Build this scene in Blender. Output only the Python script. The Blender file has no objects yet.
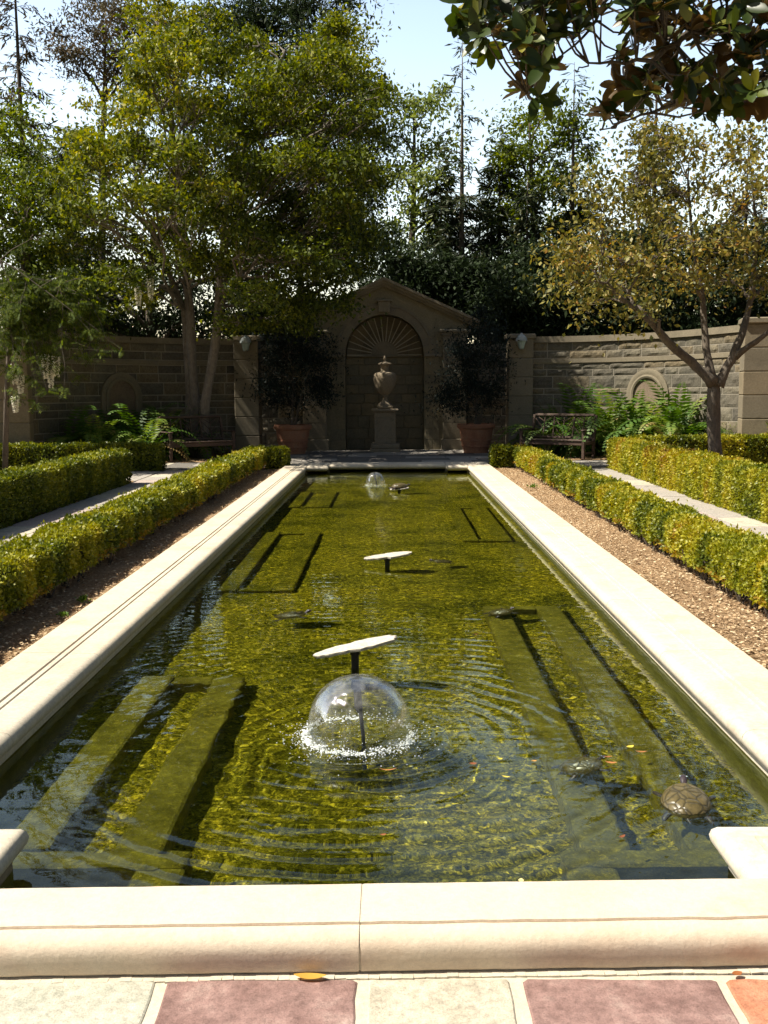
import bpy, math, random
import numpy as np
from mathutils import Vector, Matrix, noise as mnoise

random.seed(7)
rng = np.random.default_rng(7)
SC = bpy.context.scene
COL = SC.collection
PI = math.pi
rad = math.radians

# ------------------------------------------------------------------ camera
CAM = Vector((.065, 0, 1.52))
cam = bpy.data.cameras.new('camera')
cam.sensor_fit = 'VERTICAL'
cam.sensor_height = 36
cam.lens = 1000 / 1024 * 36
cam.clip_end = 2000
cam_ob = bpy.data.objects.new('camera', cam)
COL.objects.link(cam_ob)
CM = Matrix.Rotation(rad(.4), 3, 'Z') @ Matrix.Rotation(PI / 2 - rad(6.87), 3, 'X') @ Matrix.Rotation(rad(-.35), 3, 'Z')
cam_ob.matrix_world = Matrix.Translation(CAM) @ CM.to_4x4()
SC.camera = cam_ob


def P(px, py, Y):
    """world point at forward distance Y seen in the photograph at (px, py)"""
    d = CM @ Vector(((px - 384) / 1000, (512 - py) / 1000, -1))
    return CAM + d * (Y / d.y)


def G(px, py, z):
    d = CM @ Vector(((px - 384) / 1000, (512 - py) / 1000, -1))
    return CAM + d * ((z - CAM.z) / d.z)


# ------------------------------------------------------------------ object helpers
def tag(o, label=None, cat=None, group=None, kind=None):
    if label: o['label'] = label
    if cat: o['category'] = cat
    if group: o['group'] = group
    if kind: o['kind'] = kind
    return o


def thing(name, loc, label, cat, rz=0, group=None):
    o = bpy.data.objects.new(name, None)
    o.empty_display_size = .1
    COL.objects.link(o)
    o.location = loc
    o.rotation_euler = (0, 0, rz)
    return tag(o, label, cat, group)


def copy_tree(o, parent=None):
    c = o.copy()
    COL.objects.link(c)
    if parent is not None:
        c.parent = parent
    for ch in list(o.children):
        copy_tree(ch, c)
    return c


class MB:
    """collects geometry of one mesh object"""
    def __init__(self):
        self.v, self.f, self.m, self.t = [], [], [], []

    def add(self, vs, fs, mi=0, tint=.5):
        b = len(self.v)
        self.v.extend([tuple(p) for p in vs])
        for f in fs:
            self.f.append(tuple(i + b for i in f))
            self.m.append(mi)
            self.t.append(tint)

    def box(self, c, s, rz=0, mi=0, tint=.5, bev=0, M=None):
        sx, sy, sz = s[0] / 2, s[1] / 2, s[2] / 2
        if bev <= 0:
            vs = [(x, y, z) for z in (-sz, sz) for y in (-sy, sy) for x in (-sx, sx)]
            fs = [(0, 2, 3, 1), (4, 5, 7, 6), (0, 1, 5, 4), (2, 6, 7, 3), (0, 4, 6, 2), (1, 3, 7, 5)]
        else:
            b = min(bev, sx * .9, sy * .9, sz * .9)
            vs, fs = [], []
            rings = [(-sz, b), (-sz + b, 0), (sz - b, 0), (sz, b)]
            for z, i in rings:
                x, y = sx - i, sy - i
                k = b if i == 0 else b * .6
                vs += [(x, -y + k, z), (x, y - k, z), (x - k, y, z), (-x + k, y, z), (-x, y - k, z), (-x, -y + k, z), (-x + k, -y, z), (x - k, -y, z)]
            for r in range(3):
                for i in range(8):
                    j = (i + 1) % 8
                    fs.append((r * 8 + i, r * 8 + j, r * 8 + 8 + j, r * 8 + 8 + i))
            fs.append(tuple(range(7, -1, -1)))
            fs.append(tuple(range(24, 32)))
        R = Matrix.Rotation(rz, 3, 'Z')
        if M is not None: R = M
        c = Vector(c)
        self.add([c + R @ Vector(p) for p in vs], fs, mi, tint)

    def beam(self, a, b, w, h, up=(0, 0, 1), mi=0, bev=.004):
        a, b = Vector(a), Vector(b)
        d = (b - a)
        L = d.length
        d.normalize()
        s = d.cross(Vector(up))
        if s.length < 1e-4: s = Vector((1, 0, 0))
        s.normalize()
        u = s.cross(d)
        M = Matrix((d, s, u)).transposed()
        self.box((a + b) / 2, (L, w, h), mi=mi, bev=bev, M=M)

    def tube(self, pts, rads, n=7, mi=0, cap=True, tint=.5):
        pts = [Vector(p) for p in pts]
        b = len(self.v)
        ref = Vector((.13, .97, .2))
        for i, p in enumerate(pts):
            d = (pts[min(i + 1, len(pts) - 1)] - pts[max(i - 1, 0)])
            if d.length < 1e-6: d = Vector((0, 0, 1))
            d.normalize()
            s = d.cross(ref)
            if s.length < .05: s = d.cross(Vector((1, 0, 0)))
            s.normalize()
            u = s.cross(d)
            for k in range(n):
                a = 2 * PI * k / n
                self.v.append(tuple(p + (s * math.cos(a) + u * math.sin(a)) * rads[i]))
        for i in range(len(pts) - 1):
            for k in range(n):
                k2 = (k + 1) % n
                self.f.append((b + i * n + k, b + i * n + k2, b + (i + 1) * n + k2, b + (i + 1) * n + k))
                self.m.append(mi); self.t.append(tint)
        if cap:
            self.f.append(tuple(b + k for k in range(n - 1, -1, -1))); self.m.append(mi); self.t.append(tint)
            e = b + (len(pts) - 1) * n
            self.f.append(tuple(e + k for k in range(n))); self.m.append(mi); self.t.append(tint)

    def lathe(self, prof, n=32, c=(0, 0, 0), mod=None, mi=0, cap=True, tint=.5):
        b = len(self.v)
        for i, (r, z) in enumerate(prof):
            for k in range(n):
                a = 2 * PI * k / n
                rr = r * (mod(a, z) if mod else 1)
                self.v.append((c[0] + rr * math.cos(a), c[1] + rr * math.sin(a), c[2] + z))
        for i in range(len(prof) - 1):
            for k in range(n):
                k2 = (k + 1) % n
                self.f.append((b + i * n + k, b + i * n + k2, b + (i + 1) * n + k2, b + (i + 1) * n + k))
                self.m.append(mi); self.t.append(tint)
        if cap:
            self.f.append(tuple(b + k for k in range(n - 1, -1, -1))); self.m.append(mi); self.t.append(tint)
            e = b + (len(prof) - 1) * n
            self.f.append(tuple(e + k for k in range(n))); self.m.append(mi); self.t.append(tint)

    def extrude(self, poly, a, b, axis='Y', mi=0, tint=.5):
        """solid from a 2D outline (x,z for axis Y; x,y for axis Z; y,z for X)"""
        n = len(poly)
        def q(p, t):
            return {'Y': (p[0], t, p[1]), 'Z': (p[0], p[1], t), 'X': (t, p[0], p[1])}[axis]
        vs = [q(p, a) for p in poly] + [q(p, b) for p in poly]
        fs = [tuple(range(n)), tuple(range(2 * n - 1, n - 1, -1))]
        fs += [(i, i + n, (i + 1) % n + n, (i + 1) % n) for i in range(n)]
        self.add(vs, fs, mi, tint)

    def build(self, name, mats, parent=None, smooth=False, fix=False):
        me = bpy.data.meshes.new(name)
        me.from_pydata(self.v, [], self.f)
        if not isinstance(mats, (list, tuple)): mats = [mats]
        for m in mats: me.materials.append(m)
        me.polygons.foreach_set('material_index', self.m)
        at = me.attributes.new('tint', 'FLOAT', 'FACE')
        at.data.foreach_set('value', self.t)
        if fix:
            import bmesh
            bm = bmesh.new(); bm.from_mesh(me)
            bmesh.ops.recalc_face_normals(bm, faces=bm.faces)
            bm.to_mesh(me); bm.free()
        if smooth:
            me.shade_smooth()
            if smooth != 'all':
                try: me.set_sharp_from_angle(angle=rad(smooth if smooth is not True else 40))
                except Exception: pass
        o = bpy.data.objects.new(name, me)
        COL.objects.link(o)
        if parent is not None: o.parent = parent
        return o


def fast_mesh(name, V, F, mats, tint=None, parent=None, smooth=False, mi=None):
    """V (n,3) array, F (m,4) array of quads"""
    me = bpy.data.meshes.new(name)
    me.vertices.add(len(V))
    me.vertices.foreach_set('co', np.ascontiguousarray(V, dtype=np.float32).ravel())
    m, k = F.shape
    me.loops.add(m * k)
    me.loops.foreach_set('vertex_index', np.ascontiguousarray(F, dtype=np.int32).ravel())
    me.polygons.add(m)
    me.polygons.foreach_set('loop_start', np.arange(0, m * k, k, dtype=np.int32))
    me.polygons.foreach_set('loop_total', np.full(m, k, dtype=np.int32))
    if not isinstance(mats, (list, tuple)): mats = [mats]
    for q in mats: me.materials.append(q)
    if mi is not None: me.polygons.foreach_set('material_index', np.asarray(mi, dtype=np.int32))
    if tint is not None:
        at = me.attributes.new('tint', 'FLOAT', 'FACE')
        at.data.foreach_set('value', np.asarray(tint, dtype=np.float32))
    me.update(calc_edges=True)
    if smooth: me.shade_smooth()
    o = bpy.data.objects.new(name, me)
    COL.objects.link(o)
    if parent is not None: o.parent = parent
    return o


def vnoise(p, seed=0):
    """vectorised value noise, p (n,3) -> 0..1"""
    p = np.asarray(p, dtype=np.float64) + seed * 17.31
    i = np.floor(p).astype(np.int64)
    f = p - i
    f = f * f * (3 - 2 * f)
    def h(a):
        n = (a[:, 0] * 374761393 + a[:, 1] * 668265263 + a[:, 2] * 2147483647 + seed * 974711) & 0xffffffff
        n = ((n ^ (n >> 13)) * 1274126177) & 0xffffffff
        return ((n ^ (n >> 16)) & 0xffff) / 65535.0
    out = 0
    for dx in (0, 1):
        for dy in (0, 1):
            for dz in (0, 1):
                w = (f[:, 0] if dx else 1 - f[:, 0]) * (f[:, 1] if dy else 1 - f[:, 1]) * (f[:, 2] if dz else 1 - f[:, 2])
                out = out + w * h(i + np.array([dx, dy, dz]))
    return out


def unit(v):
    return v / np.maximum(np.linalg.norm(v, axis=1, keepdims=True), 1e-9)


def leaf_mesh(name, C, D, N, L, W, mat, tint, parent=None, fold=0.0):
    """leaves: C centres of the leaf bases, D direction, N normal hint, L length, W width"""
    D = unit(D)
    S = unit(np.cross(D, N))
    U = np.cross(S, D)
    L = np.broadcast_to(np.asarray(L, float), (len(C),))[:, None]
    W = np.broadcast_to(np.asarray(W, float), (len(C),))[:, None]
    n = len(C)
    if fold <= 0:
        V = np.stack([C, C + D * L * .45 + S * W * .5, C + D * L, C + D * L * .45 - S * W * .5], 1).reshape(-1, 3)
        F = np.arange(n * 4).reshape(n, 4)
        T = tint
    else:
        V = np.stack([C, C + D * L * .5 + S * W * .5 + U * W * fold, C + D * L - U * L * .12, C + D * L * .5 - S * W * .5 + U * W * fold, C + D * L * .5], 1).reshape(-1, 3)
        b = np.arange(n)[:, None] * 5
        F = np.concatenate([b + np.array([[0, 1, 2, 4]]), b + np.array([[0, 4, 2, 3]])], 0)
        T = np.concatenate([tint, tint])
    return fast_mesh(name, V, F, mat, T, parent)


def broad_leaf_mesh(name, C, D, N, L, W, mat, tint, parent=None, fold=.12, curl=.12):
    """broad oval leaf, folded along the midrib and curled, two strips of quads"""
    D = unit(D); S = unit(np.cross(D, N)); U = np.cross(S, D)
    n = len(C)
    L = np.asarray(L, float)[:, None]; W = np.asarray(W, float)[:, None]
    st = [(.0, .06), (.18, .30), (.45, .50), (.72, .46), (.9, .26), (1.0, .03)]
    V = []
    for s, w_ in st:
        mid = C + D * L * s - U * L * curl * s * s
        V += [mid - S * W * w_ + U * W * fold * w_ * 2, mid, mid + S * W * w_ + U * W * fold * w_ * 2]
    V = np.stack(V, 1).reshape(-1, 3)
    b = np.arange(n)[:, None] * (3 * len(st))
    F = []
    for i in range(len(st) - 1):
        for k in (0, 1):
            F.append(b + np.array([[3 * i + k, 3 * i + k + 1, 3 * i + 4 + k, 3 * i + 3 + k]]))
    T = np.concatenate([tint] * len(F))
    return fast_mesh(name, V, np.concatenate(F, 0), mat, T, parent, smooth=True)


# ------------------------------------------------------------------ materials
def nodes(name):
    m = bpy.data.materials.new(name)
    m.use_nodes = True
    nt = m.node_tree
    b = nt.nodes['Principled BSDF']
    return m, nt, b


def N(nt, t, **kw):
    n = nt.nodes.new(t)
    for k, v in kw.items():
        if k in n.inputs.keys(): n.inputs[k].default_value = v
        else: setattr(n, k, v)
    return n


def ramp(nt, src, stops):
    r = nt.nodes.new('ShaderNodeValToRGB')
    el = r.color_ramp.elements
    while len(el) < len(stops): el.new(.5)
    for e, (p, c) in zip(el, stops):
        e.position = p
        e.color = (*c, 1)
    nt.links.new(src, r.inputs[0])
    return r.outputs[0]


def mixc(nt, a, b, f, mode='MIX'):
    n = nt.nodes.new('ShaderNodeMix')
    n.data_type = 'RGBA'
    n.blend_type = mode
    for s, v in ((6, a), (7, b)):
        if isinstance(v, tuple): n.inputs[s].default_value = (*v, 1)
        else: nt.links.new(v, n.inputs[s])
    if isinstance(f, (int, float)): n.inputs[0].default_value = f
    else: nt.links.new(f, n.inputs[0])
    return n.outputs[2]


def coords(nt, scale=(1, 1, 1), world=True):
    if world:
        g = N(nt, 'ShaderNodeNewGeometry').outputs['Position']
    else:
        g = N(nt, 'ShaderNodeTexCoord').outputs['Object']
    mp = N(nt, 'ShaderNodeMapping')
    mp.inputs['Scale'].default_value = scale
    nt.links.new(g, mp.inputs[0])
    return mp.outputs[0]


def noise_fac(nt, co, scale, detail=4, rough=.6, dist=0):
    n = N(nt, 'ShaderNodeTexNoise', Scale=scale, Detail=detail, Roughness=rough, Distortion=dist)
    nt.links.new(co, n.inputs['Vector'])
    return n.outputs[0]


def bump(nt, b, src, strength=.5, dist=.01):
    n = N(nt, 'ShaderNodeBump', Strength=strength, Distance=dist)
    nt.links.new(src, n.inputs['Height'])
    nt.links.new(n.outputs[0], b.inputs['Normal'])
    return n


def stone(name, c1, c2, c3=None, s1=3, s2=40, rough=.9, bstr=.4, bdist=.006, dark=.25, tinted=0.0, world=True, scl=(1, 1, 1)):
    m, nt, b = nodes(name)
    co = coords(nt, scl, world)
    f1 = noise_fac(nt, co, s1, 5, .65)
    c = ramp(nt, f1, [(.3, c1), (.55, c2), (.75, c3 or c2)])
    f2 = noise_fac(nt, co, s2, 6, .7)
    sp = ramp(nt, f2, [(.3, (1 - dark,) * 3), (.6, (1, 1, 1))])
    c = mixc(nt, c, sp, 1.0, 'MULTIPLY')
    f4 = noise_fac(nt, co, s2 * 4.5, 3, .7)
    c = mixc(nt, c, ramp(nt, f4, [(.36, (1 - dark * .6,) * 3), (.52, (1, 1, 1))]), 1.0, 'MULTIPLY')
    if tinted:
        a = N(nt, 'ShaderNodeAttribute', attribute_name='tint')
        tr = ramp(nt, a.outputs['Fac'], [(0, (1 - tinted, 1 - tinted, 1 - tinted * .9)), (.5, (1, 1, 1)), (1, (1 + tinted * .3, 1, 1 - tinted * .4))])
        c = mixc(nt, c, tr, 1.0, 'MULTIPLY')
    nt.links.new(c, b.inputs['Base Color'])
    b.inputs['Roughness'].default_value = rough
    b.inputs['Specular IOR Level'].default_value = .25
    f3 = noise_fac(nt, co, s2 * .6, 8, .75)
    bump(nt, b, f3, bstr, bdist)
    return m


def leafmat(name, stops, transl=.35, rough=.5, back=None, spec=.35):
    m, nt, b = nodes(name)
    a = N(nt, 'ShaderNodeAttribute', attribute_name='tint')
    c = ramp(nt, a.outputs['Fac'], stops)
    if back:
        g = N(nt, 'ShaderNodeNewGeometry')
        c = mixc(nt, c, back, g.outputs['Backfacing'])
    nt.links.new(c, b.inputs['Base Color'])
    b.inputs['Roughness'].default_value = rough
    b.inputs['Specular IOR Level'].default_value = spec
    t = N(nt, 'ShaderNodeBsdfTranslucent')
    hs = N(nt, 'ShaderNodeHueSaturation', Hue=.49, Saturation=1.15, Value=1.3)
    nt.links.new(c, hs.inputs['Color'])
    nt.links.new(hs.outputs[0], t.inputs[0])
    mx = N(nt, 'ShaderNodeMixShader')
    mx.inputs[0].default_value = transl
    nt.links.new(b.outputs[0], mx.inputs[1])
    nt.links.new(t.outputs[0], mx.inputs[2])
    nt.links.new(mx.outputs[0], nt.nodes['Material Output'].inputs[0])
    return m


M = {}
M['coping'] = stone('coping_stone', (.54, .46, .35), (.64, .57, .45), (.50, .41, .30), 2.6, 45, .85, .5, .004, .22, tinted=.12)
M['near_coping'] = stone('near_coping_stone', (.60, .48, .36), (.64, .54, .42), (.54, .40, .29), 3.0, 70, .85, .6, .004, .14, tinted=.06)
M['basin'] = stone('basin_wall', (.10, .10, .015), (.22, .20, .035), (.13, .11, .03), 5, 50, .8, .5, .006, .4)
M['lip'] = stone('basin_lip', (.26, .21, .14), (.34, .27, .19), None, 5, 50, .8, .4, .004, .3)
M['ashlar'] = stone('rock_faced_stone', (.13, .12, .095), (.22, .195, .145), (.17, .145, .105), 2.0, 22, .95, .8, .015, .45, tinted=.4)
M['smooth_stone'] = stone('dressed_stone', (.20, .17, .12), (.26, .22, .155), (.17, .14, .095), 1.6, 30, .9, .4, .006, .25, tinted=.15)
M['mortar'] = stone('mortar', (.30, .27, .21), (.36, .32, .26), None, 6, 60, .95, .4, .005, .2)
M['niche'] = stone('niche_stone', (.21, .18, .115), (.27, .23, .15), (.17, .145, .095), 1.3, 26, .92, .5, .01, .3, tinted=.2)
M['urn'] = stone('urn_stone', (.25, .20, .135), (.31, .25, .175), (.19, .155, .105), 6, 60, .9, .4, .004, .3, world=False)
M['terracotta'] = stone('terracotta', (.32, .13, .075), (.40, .19, .11), (.32, .20, .13), 4, 40, .85, .3, .004, .25)
M['wood'] = stone('bench_wood', (.07, .045, .034), (.12, .08, .06), None, 3, 30, .6, .4, .003, .4, scl=(1, 1, 6))
M['bark'] = stone('bark', (.09, .07, .055), (.17, .14, .11), (.12, .10, .08), 4, 25, .95, 1.0, .02, .45, scl=(1, 1, .35))
M['bark_pale'] = stone('pale_bark', (.15, .125, .10), (.25, .215, .18), (.17, .14, .12), 5, 25, .9, .9, .015, .4, scl=(1, 1, .4))
M['lead'] = stone('pipe_lead', (.02, .02, .022), (.035, .035, .035), None, 10, 60, .5, .2, .002, .2)
M['slab'] = stone('slab_stone', (.40, .36, .28), (.60, .55, .46), (.48, .42, .33), 14, 60, .85, .7, .004, .35)
M['lamp_metal'] = stone('lamp_metal', (.16, .15, .14), (.2, .19, .18), None, 6, 40, .6, .2, .002, .2)
M['grout'] = stone('cream_grout', (.50, .44, .34), (.58, .52, .41), None, 5, 60, .95, .6, .006, .2)
M['path_bed'] = stone('path_mortar', (.30, .27, .22), (.36, .32, .27), None, 5, 60, .95, .5, .006, .2)
for k, a, b_, c in (('flag_cream', (.40, .41, .33), (.58, .54, .44), (.46, .45, .37)), ('flag_plum', (.20, .115, .10), (.33, .205, .18), (.50, .36, .31)),
                    ('flag_rust', (.44, .16, .08), (.55, .25, .15), (.38, .2, .14)), ('flag_sand', (.44, .39, .30), (.58, .52, .41), (.50, .44, .33)),
                    ('flag_grey', (.36, .33, .29), (.43, .39, .34), (.38, .31, .28)), ('flag_pink', (.43, .34, .30), (.48, .39, .34), (.42, .37, .32)),
                    ('flag_dark', (.16, .15, .13), (.21, .19, .17), (.18, .15, .13))):
    M[k] = stone(k, a, b_, c, 7, 38, .85, .8, .008, .38)


def soilmat():
    m, nt, b = nodes('mulch_soil')
    co = coords(nt)
    c = ramp(nt, noise_fac(nt, co, 38, 8, .8), [(.28, (.18, .11, .065)), (.5, (.42, .29, .17)), (.68, (.54, .40, .25)), (.8, (.62, .49, .33))])
    c2 = ramp(nt, noise_fac(nt, co, 1.6, 3, .5), [(.3, (.75, .7, .65)), (.7, (1.05, 1, .95))])
    nt.links.new(mixc(nt, c, c2, 1, 'MULTIPLY'), b.inputs['Base Color'])
    b.inputs['Roughness'].default_value = 1
    b.inputs['Specular IOR Level'].default_value = .1
    bump(nt, b, noise_fac(nt, co, 45, 8, .8), 1, .03)
    return m
M['soil'] = soilmat()
M['chips'] = leafmat('litter', [(0, (.13, .075, .04)), (.4, (.38, .25, .14)), (.75, (.54, .40, .24)), (1, (.70, .57, .38))], .1, .9)


def groundmat():
    m, nt, b = nodes('garden_ground')
    co = coords(nt)
    c = ramp(nt, noise_fac(nt, co, 12, 8, .7), [(.3, (.035, .03, .018)), (.55, (.07, .06, .03)), (.75, (.06, .075, .025))])
    nt.links.new(c, b.inputs['Base Color'])
    b.inputs['Roughness'].default_value = 1
    bump(nt, b, noise_fac(nt, co, 20, 8, .8), 1, .03)
    return m
M['ground'] = groundmat()


def algaemat(name='algae_floor', flat=0.0, flatc=(.13, .115, .012)):
    m, nt, b = nodes(name)
    co = coords(nt, (1, 1.0, 1))
    w = N(nt, 'ShaderNodeTexNoise', Scale=42, Detail=8, Roughness=.8, Distortion=1.2)
    nt.links.new(co, w.inputs['Vector'])
    fine = w.outputs[0]
    c = ramp(nt, fine, [(.36, (.03, .03, .003)), (.46, (.15, .135, .008)), (.53, (.33, .285, .014)), (.60, (.58, .50, .05)), (.70, (.85, .76, .24))])
    vc = N(nt, 'ShaderNodeTexVoronoi', Scale=46)
    wn = N(nt, 'ShaderNodeTexNoise', Scale=18, Detail=3)
    nt.links.new(co, wn.inputs['Vector'])
    ad = N(nt, 'ShaderNodeVectorMath', operation='MULTIPLY_ADD')
    nt.links.new(wn.outputs[1], ad.inputs[0]); ad.inputs[1].default_value = (.09, .09, .09); nt.links.new(co, ad.inputs[2])
    nt.links.new(ad.outputs[0], vc.inputs['Vector'])
    sp3 = N(nt, 'ShaderNodeSeparateColor'); nt.links.new(vc.outputs['Color'], sp3.inputs[0])
    cell = ramp(nt, sp3.outputs[0], [(.0, (.35, .36, .28)), (.45, (.8, .82, .7)), (.8, (1.15, 1.1, .9)), (.95, (2.0, 1.85, 1.6))])
    c = mixc(nt, c, cell, 1, 'MULTIPLY')
    big = ramp(nt, noise_fac(nt, co, 1.7, 4, .6), [(.36, (.52, .54, .44)), (.5, (.98, .95, .84)), (.66, (1.2, 1.1, .88))])
    v = N(nt, 'ShaderNodeTexVoronoi', Scale=9)
    nt.links.new(co, v.inputs['Vector'])
    sp = ramp(nt, v.outputs['Distance'], [(.04, (.75, .68, .45)), (.07, (0, 0, 0))])
    c = mixc(nt, c, big, 1, 'MULTIPLY')
    c = mixc(nt, c, sp, .55 * (1 - flat), 'ADD')
    if flat:
        fc = ramp(nt, noise_fac(nt, co, 5, 5, .65), [(.35, tuple(v * .55 for v in flatc)), (.5, flatc), (.68, tuple(v * 1.5 for v in flatc))])
        c = mixc(nt, c, fc, flat)
    nt.links.new(c, b.inputs['Base Color'])
    b.inputs['Roughness'].default_value = 1
    b.inputs['Specular IOR Level'].default_value = .05
    bump(nt, b, fine, 1, .03)
    return m
M['algae'] = algaemat()
M['planter'] = algaemat('algae_stone', .72, (.23, .195, .03))
M['planter_far'] = algaemat('algae_stone_far', .3)


def watermat(name, ior=1.33, col=(.93, 1, .90)):
    m = bpy.data.materials.new(name)
    m.use_nodes = True
    nt = m.node_tree
    nt.nodes.clear()
    o = N(nt, 'ShaderNodeOutputMaterial')
    g = N(nt, 'ShaderNodeBsdfGlass', IOR=ior, Roughness=0)
    g.inputs['Color'].default_value = (*col, 1)
    nt.links.new(g.outputs[0], o.inputs[0])
    return m
M['water'] = watermat('pool_water')


def filmmat():
    m = bpy.data.materials.new('water_film')
    m.use_nodes = True
    nt = m.node_tree
    nt.nodes.clear()
    o = N(nt, 'ShaderNodeOutputMaterial')
    t = N(nt, 'ShaderNodeBsdfTransparent')
    t.inputs[0].default_value = (.97, .98, .97, 1)
    g = N(nt, 'ShaderNodeBsdfGlossy', Roughness=.04)
    d = N(nt, 'ShaderNodeBsdfDiffuse')
    d.inputs[0].default_value = (.8, .8, .78, 1)
    co = N(nt, 'ShaderNodeTexCoord').outputs['Object']
    mp = N(nt, 'ShaderNodeMapping')
    mp.inputs['Scale'].default_value = (1, 1, .22)
    nt.links.new(co, mp.inputs[0])
    nf = noise_fac(nt, mp.outputs[0], 22, 6, .6, .5)
    bp = N(nt, 'ShaderNodeBump', Strength=.4, Distance=.01)
    nt.links.new(nf, bp.inputs['Height'])
    nt.links.new(bp.outputs[0], g.inputs['Normal'])
    lw = N(nt, 'ShaderNodeLayerWeight', Blend=.32)
    a = N(nt, 'ShaderNodeMixShader')
    mu = N(nt, 'ShaderNodeMath', operation='MULTIPLY'); mu.inputs[1].default_value = .42
    nt.links.new(lw.outputs['Fresnel'], mu.inputs[0]); nt.links.new(mu.outputs[0], a.inputs[0])
    nt.links.new(t.outputs[0], a.inputs[1]); nt.links.new(g.outputs[0], a.inputs[2])
    fr = ramp(nt, nf, [(.42, (.02, .02, .02)), (.72, (.15, .15, .15))])
    b = N(nt, 'ShaderNodeMixShader')
    nt.links.new(fr, b.inputs[0])
    nt.links.new(a.outputs[0], b.inputs[1]); nt.links.new(d.outputs[0], b.inputs[2])
    nt.links.new(b.outputs[0], o.inputs[0])
    return m
M['film'] = filmmat()
m_, nt_, b_ = nodes('droplets')
b_.inputs['Base Color'].default_value = (.85, .88, .85, 1)
b_.inputs['Roughness'].default_value = .15
M['drop'] = m_
m_, nt_, b_ = nodes('lamp_glass')
b_.inputs['Base Color'].default_value = (.34, .42, .40, 1)
b_.inputs['Roughness'].default_value = .25
b_.inputs['Specular IOR Level'].default_value = .7
M['lamp_glass'] = m_
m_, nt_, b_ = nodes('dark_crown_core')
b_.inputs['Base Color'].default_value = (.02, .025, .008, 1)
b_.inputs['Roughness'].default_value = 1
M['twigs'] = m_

HEDGE = [(0, (.025, .04, .005)), (.25, (.08, .11, .010)), (.5, (.24, .25, .016)), (.72, (.38, .35, .025)), (.92, (.42, .33, .035)), (1, (.34, .20, .035))]
M['hedge'] = leafmat('boxwood_leaves', HEDGE, .3, .45)
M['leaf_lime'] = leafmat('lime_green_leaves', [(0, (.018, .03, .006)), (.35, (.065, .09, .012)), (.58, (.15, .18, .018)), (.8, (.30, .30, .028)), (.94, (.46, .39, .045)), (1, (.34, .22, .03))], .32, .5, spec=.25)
M['leaf_mid'] = leafmat('mid_green_leaves', [(0, (.02, .035, .008)), (.5, (.08, .115, .018)), (.85, (.19, .23, .03)), (1, (.28, .29, .04))], .4, .6, spec=.15)
M['leaf_pale'] = leafmat('pale_green_leaves', [(0, (.06, .08, .02)), (.5, (.16, .21, .05)), (1, (.30, .33, .10))], .45, .5)
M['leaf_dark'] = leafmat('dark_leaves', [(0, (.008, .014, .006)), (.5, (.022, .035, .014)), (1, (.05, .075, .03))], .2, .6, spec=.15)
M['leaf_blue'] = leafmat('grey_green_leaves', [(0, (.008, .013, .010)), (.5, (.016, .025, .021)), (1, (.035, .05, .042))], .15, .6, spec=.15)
M['needle'] = leafmat('needles', [(0, (.015, .03, .012)), (.5, (.04, .06, .022)), (1, (.09, .09, .04))], .2, .6)
M['needle_brown'] = leafmat('brown_green_needles', [(0, (.04, .035, .02)), (.5, (.09, .08, .04)), (1, (.15, .10, .06))], .25, .6)
M['leaf_bronze'] = leafmat('bronze_leaves', [(0, (.045, .055, .012)), (.35, (.13, .13, .025)), (.7, (.28, .24, .055)), (.92, (.36, .24, .06)), (1, (.5, .2, .03))], .3, .5, spec=.35)
M['magnolia'] = leafmat('magnolia_leaves', [(0, (.015, .028, .006)), (.5, (.04, .065, .010)), (.85, (.11, .13, .016)), (1, (.28, .25, .03))], .25, .35, back=(.12, .075, .025), spec=.35)
M['fern'] = leafmat('fern_leaflets', [(0, (.03, .07, .012)), (.5, (.08, .16, .02)), (.85, (.19, .26, .05)), (1, (.34, .24, .10))], .35, .5)
M['flower'] = leafmat('white_petals', [(0, (.8, .78, .68)), (1, (.9, .88, .8))], .5, .6)
M['dry'] = leafmat('dry_leaf', [(0, (.22, .07, .025)), (.4, (.5, .22, .06)), (.7, (.65, .5, .05)), (1, (.75, .62, .3))], .2, .6)


# ================================================================== WORLD / SUN
SUN_EL, SUN_AZ = rad(56), rad(-7)          # from the left, a little towards the viewer
sdir = Vector((-math.cos(SUN_EL) * math.cos(SUN_AZ), math.cos(SUN_EL) * math.sin(SUN_AZ), math.sin(SUN_EL)))
w = bpy.data.worlds.new('World')
SC.world = w
w.use_nodes = True
nt = w.node_tree
sky = nt.nodes.new('ShaderNodeTexSky')
sky.sky_type = 'NISHITA'
sky.sun_disc = False
sky.sun_elevation = SUN_EL
sky.sun_rotation = math.atan2(sdir.x, sdir.y)
sky.air_density = 1.3
sky.dust_density = 2.0
sky.ozone_density = 1.0
tc = nt.nodes.new('ShaderNodeTexCoord')
sx_ = nt.nodes.new('ShaderNodeSeparateXYZ')
nt.links.new(tc.outputs['Generated'], sx_.inputs[0])
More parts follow.
